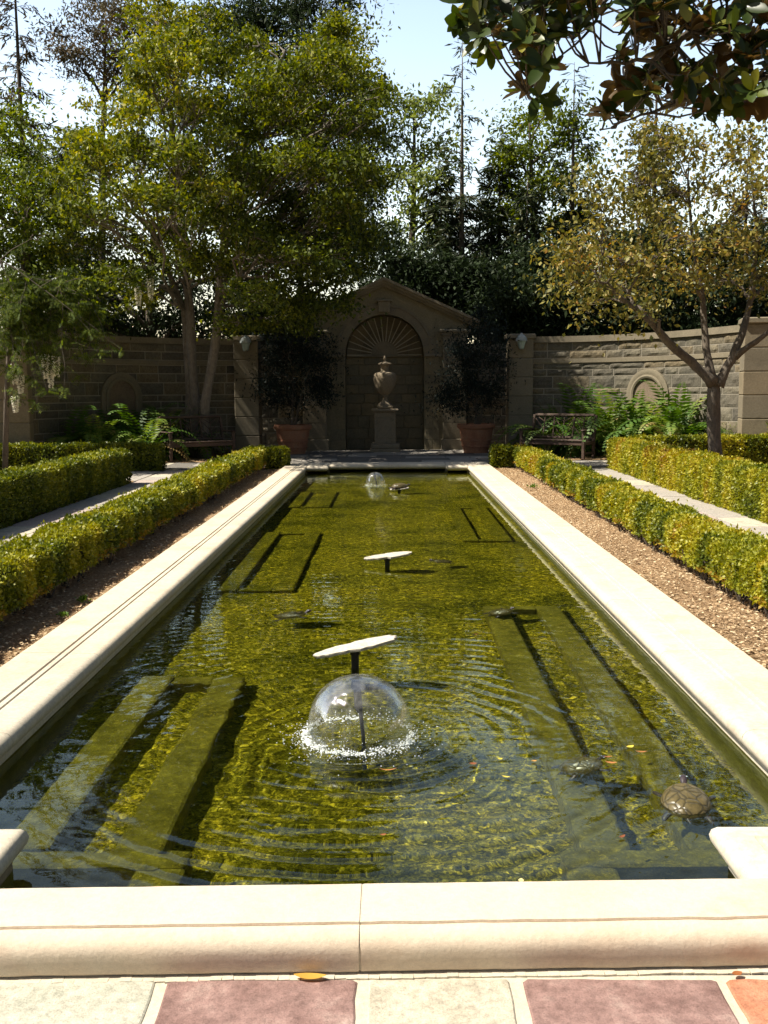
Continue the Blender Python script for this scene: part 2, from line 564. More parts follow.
# bright hazy band low on the sunny side of the sky
hz = ramp(nt, sx_.outputs[2], [(.0, (3.6, 3.15, 2.75)), (.16, (3.6, 3.15, 2.75)), (.34, (3.1, 2.8, 2.55)), (.62, (.75, .75, .75))])
dp = nt.nodes.new('ShaderNodeVectorMath'); dp.operation = 'DOT_PRODUCT'
nt.links.new(tc.outputs['Generated'], dp.inputs[0]); dp.inputs[1].default_value = (-.45, .893, 0)
side = ramp(nt, dp.outputs['Value'], [(.0, (0, 0, 0)), (.45, (1, 1, 1))])
hz2 = mixc(nt, (.6, .6, .6), hz, side)
nt.links.new(mixc(nt, sky.outputs[0], hz2, 1.0, 'MULTIPLY'), nt.nodes['Background'].inputs[0])
nt.nodes['Background'].inputs[1].default_value = .062
sl = bpy.data.lights.new('sun', 'SUN')
sl.energy = 5
sl.angle = rad(.5)
sl.color = (1, .935, .80)
sl.cycles.is_caustics_light = True
so = bpy.data.objects.new('sun', sl)
COL.objects.link(so)
so.rotation_euler = sdir.to_track_quat('Z', 'Y').to_euler()
so.location = (-10, 5, 20)

SC.view_settings.view_transform = 'Standard'
SC.view_settings.look = 'None'
SC.view_settings.exposure = .86
SC.view_settings.gamma = 1
SC.view_settings.use_curve_mapping = False
SC.render.engine = 'CYCLES'
SC.cycles.use_denoising = True
SC.cycles.max_bounces = 10
SC.cycles.transparent_max_bounces = 16
SC.cycles.transmission_bounces = 6
SC.cycles.caustics_refractive = True
SC.cycles.caustics_reflective = False
SC.cycles.sample_clamp_indirect = 6
SC.cycles.use_adaptive_sampling = True
SC.cycles.adaptive_threshold = .02

WZ = -.015       # water level
FZ = -.38       # pool floor
CT = .12        # coping top

# ================================================================== GROUND, PATHS, TERRACE
mb = MB()
def sheet(mb, x0, x1, y0, y1, z, mi=0):
    mb.add([(x0, y0, z), (x1, y0, z), (x1, y1, z), (x0, y1, z)], [(0, 1, 2, 3)], mi)
# one ground sheet with the pool left open
X0, X1, Y0, Y1 = -1.8, 1.8, 2.5, 19.7
R = 400
sheet(mb, -R, X0, -R, R, -.012); sheet(mb, X1, R, -R, R, -.012)
sheet(mb, X0, X1, -R, Y0, -.012); sheet(mb, X0, X1, Y1, R, -.012)
tag(mb.build('ground', M['ground']), kind='structure')


def flags(name, x0, x1, y0, y1, z, bed, mats, cw, rl, seed, gap=.012, th=.03, rows_along='Y', bev=.004, jit=.12):
    """flagstone paving: rows of slabs of uneven length on a mortar sheet"""
    r = random.Random(seed)
    mb = MB()
    mb.box(((x0 + x1) / 2, (y0 + y1) / 2, z - .03), (x1 - x0, y1 - y0, .04), mi=0)
    L0, L1, W0, W1 = (y0, y1, x0, x1) if rows_along == 'Y' else (x0, x1, y0, y1)
    wpos = W0
    while wpos < W1 - .05:
        cwid = min(cw * r.uniform(.75, 1.25), W1 - wpos)
        if W1 - (wpos + cwid) < .15: cwid = W1 - wpos
        l = L0 - r.uniform(0, .3)
        while l < L1 - .02:
            ll = rl * r.uniform(.6, 1.4)
            a, b = max(l, L0), min(l + ll, L1)
            l += ll
            if b - a < .05: continue
            c, s = ((a + b) / 2, b - a - gap)
            cc, ss = (wpos + cwid / 2, cwid - gap)
            zz = z - .012 + r.uniform(-.003, .003)
            if rows_along == 'Y': mb.box((cc, c, zz), (ss, s, th), rz=r.uniform(-jit, jit) * .03, mi=1 + r.randrange(len(mats)), bev=bev)
            else: mb.box((c, cc, zz), (s, ss, th), rz=r.uniform(-jit, jit) * .03, mi=1 + r.randrange(len(mats)), bev=bev)
        wpos += cwid
    o = mb.build(name, [bed] + mats)
    return tag(o, kind='structure')


pm = [M['flag_grey'], M['flag_pink'], M['flag_sand'], M['flag_grey']]
flags('path', 2.78, 4.42, 1.0, 19.55, .008, M['path_bed'], pm, .55, .8, 3)
flags('path', -4.34, -2.70, 1.0, 19.55, .008, M['path_bed'], pm, .55, .8, 4)
flags('terrace', -4.6, 4.6, 19.98, 26.0, .012, M['path_bed'], [M['flag_dark'], M['flag_dark'], M['flag_grey'], M['flag_dark']], .6, .8, 5, rows_along='X')
flags('path', -7.2, -4.6, 20.2, 21.6, .008, M['path_bed'], pm, .6, .7, 6, rows_along='X')
flags('path', 4.6, 7.0, 20.2, 21.6, .008, M['path_bed'], pm, .6, .7, 8, rows_along='X')
flags('path', -7.0, -4.35, 17.15, 19.3, .008, M['path_bed'], pm, .6, .7, 9, rows_along='X')

# near paving in front of the pool: big cream, plum and rust slabs with wide cream joints
mb = MB()
mb.box((0, .9, -.022), (5.6, 3.1, .05), mi=0)
PX = [-2.6, -1.75, -1.24, -.74, -.66 + .02, -.085, -.055, .38, .41, .98, 1.01, 1.6, 2.4]
def near_row(y0, y1, cuts, cols, seed):
    r = random.Random(seed)
    for (a, b), mi in zip(cuts, cols):
        n = []
        def edge(p, q, k):
            for i in range(k):
                t = i / k
                n.append((p[0] + (q[0] - p[0]) * t + r.uniform(-.0035, .0035), p[1] + (q[1] - p[1]) * t + r.uniform(-.0035, .0035)))
        sk = r.uniform(-.012, .012)
        c = [(a + .004, y0 + .012), (a + .014, y0 + .004), (b - .014, y0 + .004), (b - .003, y0 + .014), (b - .004 + sk, y1 - .012), (b - .014 + sk, y1 - .003), (a + .016 + sk, y1 - .003), (a + .004 + sk, y1 - .016)]
        ks = [1, 10, 1, 8, 1, 10, 1, 8]
        for i in range(8): edge(c[i], c[(i + 1) % 8], ks[i])
        k = len(n)
        cx, cy = sum(p[0] for p in n) / k, sum(p[1] for p in n) / k
        ins = [(p[0] + (cx - p[0]) * .02, p[1] + (cy - p[1]) * .02) for p in n]
        vs = [(p[0], p[1], -.01) for p in n] + [(p[0], p[1], .005) for p in n] + [(p[0], p[1], .0075) for p in ins]
        fs = [(i, (i + 1) % k, k + (i + 1) % k, k + i) for i in range(k)] + [(k + i, k + (i + 1) % k, 2 * k + (i + 1) % k, 2 * k + i) for i in range(k)]
        fs.append(tuple(range(2 * k, 3 * k)))
        mb.add(vs, fs, mi)
def gx(px): return G(px, 1000, 0).x
near_row(1.82, 2.432, [(gx(-320), gx(-175)), (gx(-165), gx(-45)), (gx(-38), gx(154)), (gx(163), gx(358)), (gx(366), gx(513)), (gx(523), gx(724)), (gx(732), gx(930)), (gx(940), gx(1090))], [3, 2, 1, 2, 4, 2, 3, 1], 5)
near_row(1.2, 1.79, [(-2.2, -1.5), (-1.48, -.9), (-.88, -.2), (-.18, .5), (.52, 1.0), (1.02, 1.6), (1.62, 2.2)], [1, 4, 3, 1, 2, 4, 1], 6)
near_row(.4, 1.17, [(-2.2, -1.3), (-1.28, -.5), (-.48, .3), (.32, .9), (.92, 1.7), (1.72, 2.3)], [4, 2, 1, 4, 1, 2], 7)
tag(mb.build('paving', [M['grout'], M['flag_cream'], M['flag_plum'], M['flag_rust'], M['flag_sand']]), kind='structure')

# planting beds: soil sheets a little below the coping, gently uneven
def bed(name, x0, x1, y0, y1, z, amp=.015, step=.06):
    nx, ny = max(3, int((x1 - x0) / step)), max(3, int((y1 - y0) / step))
    gx_, gy_ = np.meshgrid(np.linspace(x0, x1, nx), np.linspace(y0, y1, ny))
    p = np.stack([gx_.ravel(), gy_.ravel(), np.zeros(gx_.size)], 1)
    p[:, 2] = z + (vnoise(p * 9, 3) - .5) * amp * 2 + (vnoise(p * 2.1, 4) - .5) * amp
    i = (np.arange(ny - 1)[:, None] * nx + np.arange(nx - 1)[None, :]).ravel()
    F = np.stack([i, i + 1, i + 1 + nx, i + nx], 1)
    return tag(fast_mesh(name, p, F, M['soil'], smooth=True), kind='structure')
bed('soil_bed', 1.93, 2.80, .8, 19.9, .05)
bed('soil_bed', -2.74, -1.93, .8, 19.9, .05)
bed('soil_bed', 4.40, 12, .8, 20.2, .02, .03, .15)
bed('soil_bed', -12, -4.32, .8, 17.15, .02, .03, .15)
bed('soil_bed', -12, -4.60, 19.3, 20.2, .02, .03, .15)
bed('soil_bed', 3.4, 8.2, 21.6, 25.6, .03, .03, .15)
bed('soil_bed', -8.2, -3.4, 21.6, 25.6, .03, .03, .15)

# leaf and bark litter on the beds
def litter(x0, x1, y0, y1, n, z, s):
    # density falls with distance
    y = y0 + (y1 - y0) * rng.random(n) ** 1.7
    x = rng.uniform(x0, x1, n)
    C = np.stack([x, y, np.full(n, z) + rng.random(n) * .018], 1)
    a = rng.uniform(0, 2 * PI, n)
    D = np.stack([np.cos(a), np.sin(a), rng.uniform(-.3, .35, n)], 1)
    Nn = np.stack([rng.normal(0, .4, n), rng.normal(0, .4, n), np.ones(n)], 1)
    sz = s * rng.uniform(.5, 1.5, n)
    return C, D, Nn, sz
a = [litter(1.98, 2.75, 3, 19, 26000, .055, .022), litter(-2.7, -1.98, 3, 19, 18000, .055, .022)]
C_, D_, N_, S_ = (np.concatenate([q[i] for q in a]) for i in range(4))
o = leaf_mesh('leaf_litter', C_, D_, N_, S_, S_ * rng.uniform(.2, .8, len(S_)), M['chips'], rng.random(len(S_)))
tag(o, kind='stuff', label='dry leaf and bark litter strewn over the soil beds', cat='leaf litter')

# ================================================================== POOL BASIN
# inner wall outline (plan), notched at the four corners
WX, NX = 1.568, 1.17
YN, YF = 2.69, 19.36
NYN, NYF = 3.08, 18.93
outline = [(-NX, YN), (NX, YN), (NX, NYN), (WX, NYN), (WX, NYF), (NX, NYF), (NX, YF), (-NX, YF), (-NX, NYF), (-WX, NYF), (-WX, NYN), (-NX, NYN)]
mb = MB()
k = len(outline)
for i in range(k):
    a, b = outline[i], outline[(i + 1) % k]
    mb.add([(*a, FZ - .05), (*b, FZ - .05), (*b, -.02), (*a, -.02)], [(0, 1, 2, 3)], 0)
    mb.add([(*a, -.02), (*b, -.02), (*b, CT - .08), (*a, CT - .08)], [(0, 1, 2, 3)], 1)
basin = tag(mb.build('pool_basin', [M['basin'], M['lip']]), kind='structure')
# floor
nx, ny = 120, 560
xs = np.linspace(-1.66, 1.66, nx); ys = np.linspace(2.6, 19.5, ny)
gx_, gy_ = np.meshgrid(xs, ys)
p = np.stack([gx_.ravel(), gy_.ravel(), np.zeros(gx_.size)], 1)
p[:, 2] = FZ + (vnoise(p * 14, 5) - .5) * .035 + (vnoise(p * 3, 6) - .5) * .03
i = (np.arange(ny - 1)[:, None] * nx + np.arange(nx - 1)[None, :]).ravel()
pfloor = tag(fast_mesh('pool_floor', p, np.stack([i, i + 1, i + 1 + nx, i + nx], 1), M['algae'], smooth=True), kind='structure')
UNDER = [basin, pfloor]

# ---- water surface with real ripples
FX, FY = -.085, 4.34          # near fountain
F2X, F2Y = -.19, 16.45
def water_grid():
    xs = np.linspace(-1.60, 1.60, 310)
    ys = np.concatenate([np.linspace(2.66, 8.5, 620), np.linspace(8.5, 19.4, 560)[1:]])
    nx, ny = len(xs), len(ys)
    gx_, gy_ = np.meshgrid(xs, ys)
    x, y = gx_.ravel(), gy_.ravel()
    p = np.stack([x, y, np.zeros(len(x))], 1)
    d = np.hypot(x - FX, y - FY)
    wob = (vnoise(p * 2.2, 11) - .5) * 3.2 + (vnoise(p * 6, 12) - .5) * 2.2
    am = np.clip(1 - np.exp(-(d / .12) ** 2), 0, 1)
    env = (.0019 * np.exp(-d / .8) + .0004 * np.exp(-d / 3.5)) * (.25 + 1.7 * vnoise(p * 3.1, 14) ** 2)
    z = am * env * np.sin(2 * PI * d / .115 + wob)
    z += am * .35 * env * np.sin(2 * PI * d / .062 + 2.2 * wob + 1.1)
    inside = d < .3
    z = np.where(inside, z * .5 + (vnoise(p * 40, 3) - .5) * .006, z)
    d2 = np.hypot(x - F2X, y - F2Y)
    z += .0016 * np.exp(-d2 / 1.2) * np.sin(2 * PI * d2 / .14 + wob)
    # reflected waves off the long walls
    for sx in (-1, 1):
        dr = np.hypot(x - (sx * 2 * WX - FX), y - FY)
        z += .00022 * np.exp(-(WX - sx * x) / .9) * np.sin(2 * PI * dr / .10 + wob) * np.exp(-np.abs(y - FY) / 3)
    chop = vnoise(p * np.array([5, 11, 1]), 21) + .42 * vnoise(p * np.array([13, 30, 1]), 22)
    z += (chop - .75) * .0022 * (.45 + .55 * np.exp(-np.abs(y - 5) / 3.5))
    p[:, 2] = WZ + z
    i = (np.arange(ny - 1)[:, None] * nx + np.arange(nx - 1)[None, :]).ravel()
    return p, np.stack([i, i + 1, i + 1 + nx, i + nx], 1)
p, F_ = water_grid()
water = tag(fast_mesh('pool_water', p, F_, M['water'], smooth=True), kind='structure')
water.cycles.is_caustics_caster = True

# ================================================================== COPING
# profile across the stone, u from outside (0) to the pool side, z up
W_ = .44
def nose(u0, r=.04, n=6, zt=CT - .006):
    return [(u0 - r + r * math.sin(PI * i / n), zt - r + r * math.cos(PI * i / n)) for i in range(n + 1)]
side_prof = [(0, -.01), (0, CT - .006), (.006, CT), (.222, CT), (.226, CT - .009), (.238, CT - .009), (.242, CT - .002), (.262, CT - .002), (.266, CT - .011), (.278, CT - .011), (.284, CT - .004), (.33, CT - .006)] + nose(W_, .042) + [(W_ - .05, CT - .09), (W_ - .05, -.01)]
cop = thing('pool_coping', (0, 11, 0), 'cream limestone coping with grooved rounded edge around the long pool', 'pool edging')
cop.location = (0, 0, 0)
def side_rim(sx):
    mb = MB()
    r = random.Random(4)
    y = 2.72
    cuts = []
    while y < 19.9:
        L = r.uniform(1.25, 1.5)
        if y + L > 19.5: L = 19.92 - y
        cuts.append((y, y + L)); y += L
    for (a, b) in cuts:
        tt = r.random()
        poly = [(sx * (1.96 - u), z) for u, z in side_prof]
        mb.extrude(poly, a + .0015, b - .0015, 'Y', tint=tt)
    poly = [(sx * (1.96 - u), z - (.004 if z > 0 else 0)) for u, z in side_prof]
    poly = [(sx * (1.955), -.01), (sx * 1.955, CT - .004), (sx * (1.96 - .40), CT - .012), (sx * (1.96 - .40), -.01)]
    mb.extrude(poly, 2.73, 19.9, 'Y')
    return mb.build('side_rim', M['coping'], cop, smooth=35, fix=True)
side_rim(-1); side_rim(1)

# far rim and its corner blocks: rings of a rectangle with a nosed edge
def block(mb, x0, x1, y0, y1, sides, tint=.5, r=.04):
    """sides: which edges carry the nosing, subset of 'LRNF' (left, right, near, far)"""
    prof = [(0, CT), (0, CT)]
    rings = [(.13, CT), (.126, CT - .008), (.112, CT - .008), (.106, CT - .002), (r, CT - .006)]
    for i in range(1, 7):
        a = PI * i / 6
        rings.append((r - r * math.sin(a), CT - .006 - r + r * math.cos(a)))
    rings.append((.05, CT - .095)); rings.append((.05, -.02))
    vs, fs = [], []
    for ins, z in rings:
        xa = x0 + (ins if 'L' in sides else 0); xb = x1 - (ins if 'R' in sides else 0)
        ya = y0 + (ins if 'N' in sides else 0); yb = y1 - (ins if 'F' in sides else 0)
        vs += [(xa, ya, z), (xb, ya, z), (xb, yb, z), (xa, yb, z)]
    for i in range(len(rings) - 1):
        for q in range(4):
            q2 = (q + 1) % 4
            fs.append((i * 4 + q, i * 4 + q2, i * 4 + 4 + q2, i * 4 + 4 + q))
    fs.append((0, 1, 2, 3))
    mb.add(vs, fs, 0, tint)
mb = MB()
block(mb, -1.12, .02, 19.31, 19.93, 'N', .5); block(mb, .024, 1.12, 19.31, 19.93, 'N', .6)
block(mb, -1.518, -1.12, 18.88, 19.928, 'RN', .4); block(mb, 1.12, 1.518, 18.88, 19.928, 'LN', .6)
mb.build('far_rim', M['coping'], cop, smooth=35, fix=True)
mb = MB()
block(mb, -1.518, -1.13, 2.722, 3.13, 'RF', .6); mb.build('corner_block', M['coping'], cop, smooth=35, fix=True)
mb = MB(); block(mb, 1.10, 1.518, 2.722, 3.13, 'LF', .5); mb.build('corner_block', M['coping'], cop, smooth=35, fix=True)
# near rim: nosed towards the viewer, one groove
mb = MB()
def near_prof():
    yo = 2.447
    pr = [(2.722, -.02), (2.722, CT - .004), (2.718, CT), (2.512, CT), (2.510, CT - .008), (2.5045, CT - .008), (2.502, CT - .0005)]
    n = 8
    for i in range(n + 1):
        a = PI * .5 * i / n
        pr.append((yo + .055 - .055 * math.sin(a), CT - .003 - .05 + .05 * math.cos(a)))
    pr += [(yo + .001, .042), (yo + .005, .018), (yo + .016, .007), (yo + .024, -.02)]
    return pr
npf = near_prof()
xs_ = [-2.35, -1.25, -.022, 1.15, 2.35]
for a, b, tt in zip(xs_[:-1], xs_[1:], (.4, .5, .65, .5)):
    n = 40
    xx = [a + .003 + (b - a - .006) * i / n for i in range(n + 1)]
    vs, fs = [], []
    for x in xx:
        for (y, z) in npf:
            j = mnoise.noise(Vector((x * 9, y * 6, z * 9))) * .0022 + mnoise.noise(Vector((x * 40, y * 30, z * 30))) * .0009
            vs.append((x, y + (j if y < 2.6 else 0) + x * .022, z + j * .5))
    q = len(npf)
    for i in range(n):
        for e in range(q - 1):
            fs.append((i * q + e, (i + 1) * q + e, (i + 1) * q + e + 1, i * q + e + 1))
    fs.append(tuple(range(q))); fs.append(tuple(n * q + e for e in range(q - 1, -1, -1)))
    mb.add(vs, fs, 0, tt)
for xj in xs_[1:-1]:
    vs, fs = [], []
    for x in (xj - .0045, xj + .0045):
        for (y, z) in npf: vs.append((x, min(y + .0025, 2.72) + x * .022, z - (.0025 if z > .05 else 0)))
    q = len(npf)
    for e in range(q - 1): fs.append((e, q + e, q + e + 1, e + 1))
    mb.add(vs, fs, 1)
mb.box((0, 2.605, .04), (4.6, .19, .11), rz=.022, mi=1)
for i in range(150):      # crumbly mortar fillet at the foot of the rim
    x = -2.2 + 4.4 * i / 150
    wq = .012 + .010 * mnoise.noise(Vector((x * 7, 3, 0))) + random.uniform(-.003, .003)
    mb.box((x + .0147, 2.449 + x * .022, -.002), (.0290, .02 + wq, .018 + random.uniform(0, .004)), rz=.022 + random.uniform(-.1, .1), mi=1)
mb.build('near_rim', [M['near_coping'], M['grout']], cop, smooth=30, fix=True)

# ================================================================== SUBMERGED PLANTERS
def planter(x0, x1, y0, y1, label, cross=(), wall=.175, ztop=-.215, mat_='planter', inner=-.47, near=None):
    t = thing('submerged_planter', ((x0 + x1) / 2, y0, 0), label, 'planter', group='sunken stone planters in the pool')
    cx = (x0 + x1) / 2
    mb = MB()
    zt, zb = ztop, FZ - .08
    def wl(xa, xb, ya, yb, up=0):
        mb.box(((xa + xb) / 2 - cx, (ya + yb) / 2 - y0, (zt + up + zb) / 2), (xb - xa, yb - ya, zt + up - zb), bev=.012)
    e = .002
    ys = (cross[0] + .06 + e) if cross else y0
    if near:      # the compartment against the near wall is set a little towards the middle
        wl(min(x0, near[0]), max(x1, near[1]), cross[0] - .06, cross[0] + .06, .004)
        wl(near[0], near[1], y0, cross[0] - .06 - e)
    wl(x0, x0 + wall, ys, y1, .025 if x0 < 0 else 0); wl(x1 - wall, x1, ys, y1)
    wl(x0 + wall + e, x1 - wall - e, y1 - .12, y1)
    if not near: wl(x0 + wall + e, x1 - wall - e, y0, y0 + .12)
    UNDER.append(mb.build('rim', M[mat_], t))
    nx, ny = 14, int((y1 - y0) / .06)
    gx_, gy_ = np.meshgrid(np.linspace(x0 + wall - .02 - cx, x1 - wall + .02 - cx, nx), np.linspace(.02, y1 - y0 - .02, ny))
    p = np.stack([gx_.ravel(), gy_.ravel(), np.zeros(gx_.size)], 1)
    p[:, 2] = inner + (vnoise(p * 12, 8) - .5) * .05
    i = (np.arange(ny - 1)[:, None] * nx + np.arange(nx - 1)[None, :]).ravel()
    UNDER.append(fast_mesh('planting_bed', p, np.stack([i, i + 1, i + 1 + nx, i + nx], 1), M['algae'], parent=t, smooth=True))
    return t
planter(-1.34, -.76, 2.76, 5.50, 'algae covered underwater stone frame nearest the viewer on the left of the pool', cross=(3.33,), near=(-.82, -.65))
planter(.74, 1.30, 2.76, 7.28, 'long algae covered underwater stone frame nearest the viewer on the right of the pool', cross=(3.33,), near=(.66, .83))
planter(-1.36, -.73, 7.95, 11.2, 'underwater stone frame at the middle of the pool on its left side', ztop=-.285, mat_='planter_far', inner=-.40)
planter(.83, 1.36, 10.5, 13.55, 'underwater stone frame towards the far end on the right side', ztop=-.285, mat_='planter_far', inner=-.40)
planter(-1.36, -.78, 13.6, 15.7, 'underwater stone frame farthest from the viewer on the left side', ztop=-.285, mat_='planter_far', inner=-.40)

# ================================================================== FOUNTAIN JETS
def fountain(x, y, R0, H, label, seed, big=True):
    r = random.Random(seed)
    t = thing('fountain_jet', (x, y, WZ), label, 'fountain')
    mb = MB()
    mb.tube([(0.022, 0, -.36), (.02, 0, 0), (.008, 0, H * .45)], [.009, .009, .009], 10)
    o = mb.build('pipe', M['lead'], t, smooth=True); UNDER.append(o)
    mb = MB()
    mb.tube([(.008, 0, H * .42), (.0, 0, H * .5), (-.006, 0, H * .9), (-.008, 0, H * .97)], [.013, .019, .017, .012], 12)
    mb.lathe([(.012, 0), (.03, .006), (.03, .010), (.005, .014)], 16, (-.008, 0, H * .97))
    mb.build('nozzle', M['lead'], t, smooth=True)
    # bell of water film
    mb = MB()
    n = 22
    pr = []
    for i in range(n + 1):
        s = i / n
        a = s * PI / 2
        pr.append((.008 + (R0 - .008) * math.sin(a) ** .96, H * (1.03 * max(0, math.cos(a)) ** .82) + .0))
    mb.lathe(pr, 64, cap=False, mod=lambda a, z: 1 + (.03 * math.sin(3 * a + 1) + .012 * math.sin(11 * a + 9 * z)) * (1 - z / (H * 1.1)))
    bell = mb.build('water_bell', M['film'], t, smooth='all')
    # droplets and foam where the bell lands
    mb = MB()
    def drop(p, s):
        vs = [(p[0] + s, p[1], p[2]), (p[0] - s, p[1], p[2]), (p[0], p[1] + s, p[2]), (p[0], p[1] - s, p[2]), (p[0], p[1], p[2] + s), (p[0], p[1], p[2] - s)]
        mb.add(vs, [(0, 2, 4), (2, 1, 4), (1, 3, 4), (3, 0, 4), (2, 0, 5), (1, 2, 5), (3, 1, 5), (0, 3, 5)])
    nn = 1900 if big else 220
    for _ in range(nn):
        a = r.uniform(0, 2 * PI)
        # most of the foam falls on the side of the viewer and the left
        wgt = .6 + .4 * math.cos(a - rad(235))
        if r.random() > wgt: continue
        rr = R0 * (1 + abs(r.gauss(0, .13)) * (1 if r.random() < .75 else 3.0) - .03)
        dense = math.exp(-((rr - R0) / (.1 * R0)) ** 2)
        drop((rr * math.cos(a), rr * math.sin(a), r.uniform(0, .008) + (0 if r.random() < .6 else abs(r.gauss(0, .014)))), r.uniform(.0012, .0034) * (1 + dense * .9))
    # merged foam: low irregular lumps strung along the landing ring
    for _ in range(90 if big else 14):
        a = rad(225) + r.gauss(0, 1.25)
        rr = R0 * (1.02 + r.gauss(0, .045))
        q = r.uniform(.003, .009) * (1 if big else .8)
        ph = r.uniform(0, 6)
        mb.lathe([(q, 0), (q * .8, q * .22), (q * .35, q * .34), (q * .02, q * .36)], 9, (rr * math.cos(a), rr * math.sin(a), .0005), mod=lambda t_, z: 1 + .35 * math.sin(2 * t_ + ph) + .2 * math.sin(5 * t_ + ph), cap=False)
    for _ in range(nn // 14):
        a = r.uniform(0, 2 * PI); rr = R0 * math.sqrt(r.random()) * .95
        drop((rr * math.cos(a), rr * math.sin(a), r.uniform(.001, .008)), r.uniform(.0012, .003))
    mb.build('splash', M['drop'], t, smooth='all')['kind'] = 'stuff'
    return t
fountain(FX, FY, .235, .265, 'clear bell shaped water jet splashing in the near middle of the pool', 3)
fountain(F2X, F2Y, .16, .21, 'small bell shaped water jet at the far end of the pool', 4, False)

# ================================================================== BASKING PLATFORMS
def platform(x, y, w_, d_, h, tilt, label, seed, post=.022, th=.018, yaw=0, floor=FZ):
    r = random.Random(seed)
    t = thing('basking_platform', (x, y, WZ), label, 'platform', rz=yaw, group='flat stone slabs on posts in the pool')
    n = 44
    top = []
    for i in range(n):
        a = 2 * PI * i / n
        ca, sa = math.cos(a), math.sin(a)
        e = (abs(ca) ** 2.4 + abs(sa) ** 2.4) ** (-1 / 2.4) * (1 - (.18 * abs(sa) if ca < 0 else 0))
        jg = .13 if ca > .6 else .05
        top.append((ca * e * w_ / 2 * r.uniform(1 - jg, 1 + jg * .5), sa * e * d_ / 2 * r.uniform(.9, 1.06)))
    R_ = Matrix.Rotation(tilt, 3, 'Y') @ Matrix.Rotation(rad(2), 3, 'X')
    vs, fs = [], []
    for z, s in ((-th, .98), (-th * .5, 1.0), (-.002, 1.0), (0, .975)):
        vs += [R_ @ Vector((px * s, py * s, z + r.uniform(-.001, .001))) + Vector((0, 0, h)) for px, py in top]
    for q in range(3):
        for i in range(n):
            fs.append((q * n + i, q * n + (i + 1) % n, (q + 1) * n + (i + 1) % n, (q + 1) * n + i))
    fs.append(tuple(range(n - 1, -1, -1))); fs.append(tuple(3 * n + i for i in range(n)))
    mb = MB(); mb.add(vs, fs)
    mb.build('slab', M['slab'], t)
    mb = MB()
    mb.tube([(0, 0, floor - WZ - .02), (0, 0, h - th * .9)], [post, post], 14)
    mb.lathe([(post * 1.3, 0), (post * 1.3, .03), (post, .034)], 14, (0, 0, h - th - .034))
    UNDER.append(mb.build('post', M['lead'], t, smooth=True))
    return t
platform(-.14, 5.45, .49, .17, .13, rad(-12.5), 'pale ragged stone slab tilted on a dark post just behind the near water jet', 3)
platform(.03, 8.82, .44, .20, .085, rad(-7), 'white oval slab tilted on a short post halfway down the pool', 5)
platform(.195, 15.4, .30, .22, .05, rad(-6), 'small pale slab low on the water near the far jet', 6, th=.014)

# ================================================================== TURTLES
def skin_body(name, joints, edges, parent, mat_, sub=2):
    me = bpy.data.meshes.new(name)
    me.from_pydata([j[0] for j in joints], edges, [])
    o = bpy.data.objects.new(name, me)
    COL.objects.link(o)
    md = o.modifiers.new('skin', 'SKIN')
    sv = me.skin_vertices
    if not sv:
        import bmesh
        bm = bmesh.new(); bm.from_mesh(me)
        bm.verts.layers.skin.verify(); bm.to_mesh(me); bm.free()
        sv = me.skin_vertices
    for i, j in enumerate(joints):
        sv[0].data[i].radius = (j[1], j[1] * .8)
    sv[0].data[0].use_root = True
    s = o.modifiers.new('sub', 'SUBSURF'); s.levels = sub; s.render_levels = sub
    me.materials.append(mat_)
    dg = bpy.context.evaluated_depsgraph_get()
    dg.update()
    m2 = bpy.data.meshes.new_from_object(o.evaluated_get(dg))
    m2.name = name
    o.modifiers.clear()
    o.data = m2
    m2.shade_smooth()
    o.parent = parent
    return o

M['turtle_skin'] = stone('turtle_skin', (.03, .025, .03), (.06, .045, .05), (.10, .05, .05), 30, 120, .35, .3, .001, .3, world=False)
def shellmat():
    m, nt, b = nodes('turtle_shell')
    co = coords(nt, (1, 1, 1), False)
    v = N(nt, 'ShaderNodeTexVoronoi', Scale=22, feature='DISTANCE_TO_EDGE')
    nt.links.new(co, v.inputs['Vector'])
    c = ramp(nt, v.outputs['Distance'], [(.0, (.035, .028, .014)), (.06, (.10, .08, .035)), (.5, (.17, .13, .06))])
    c = mixc(nt, c, ramp(nt, noise_fac(nt, co, 60, 6, .7), [(.3, (.55, .55, .5)), (.7, (1.2, 1.15, 1))]), 1, 'MULTIPLY')
    nt.links.new(c, b.inputs['Base Color'])
    b.inputs['Roughness'].default_value = .3
    h = ramp(nt, v.outputs['Distance'], [(0, (0, 0, 0)), (.12, (1, 1, 1))])
    bump(nt, b, h, .6, .003)
    return m
M['shell'] = shellmat()

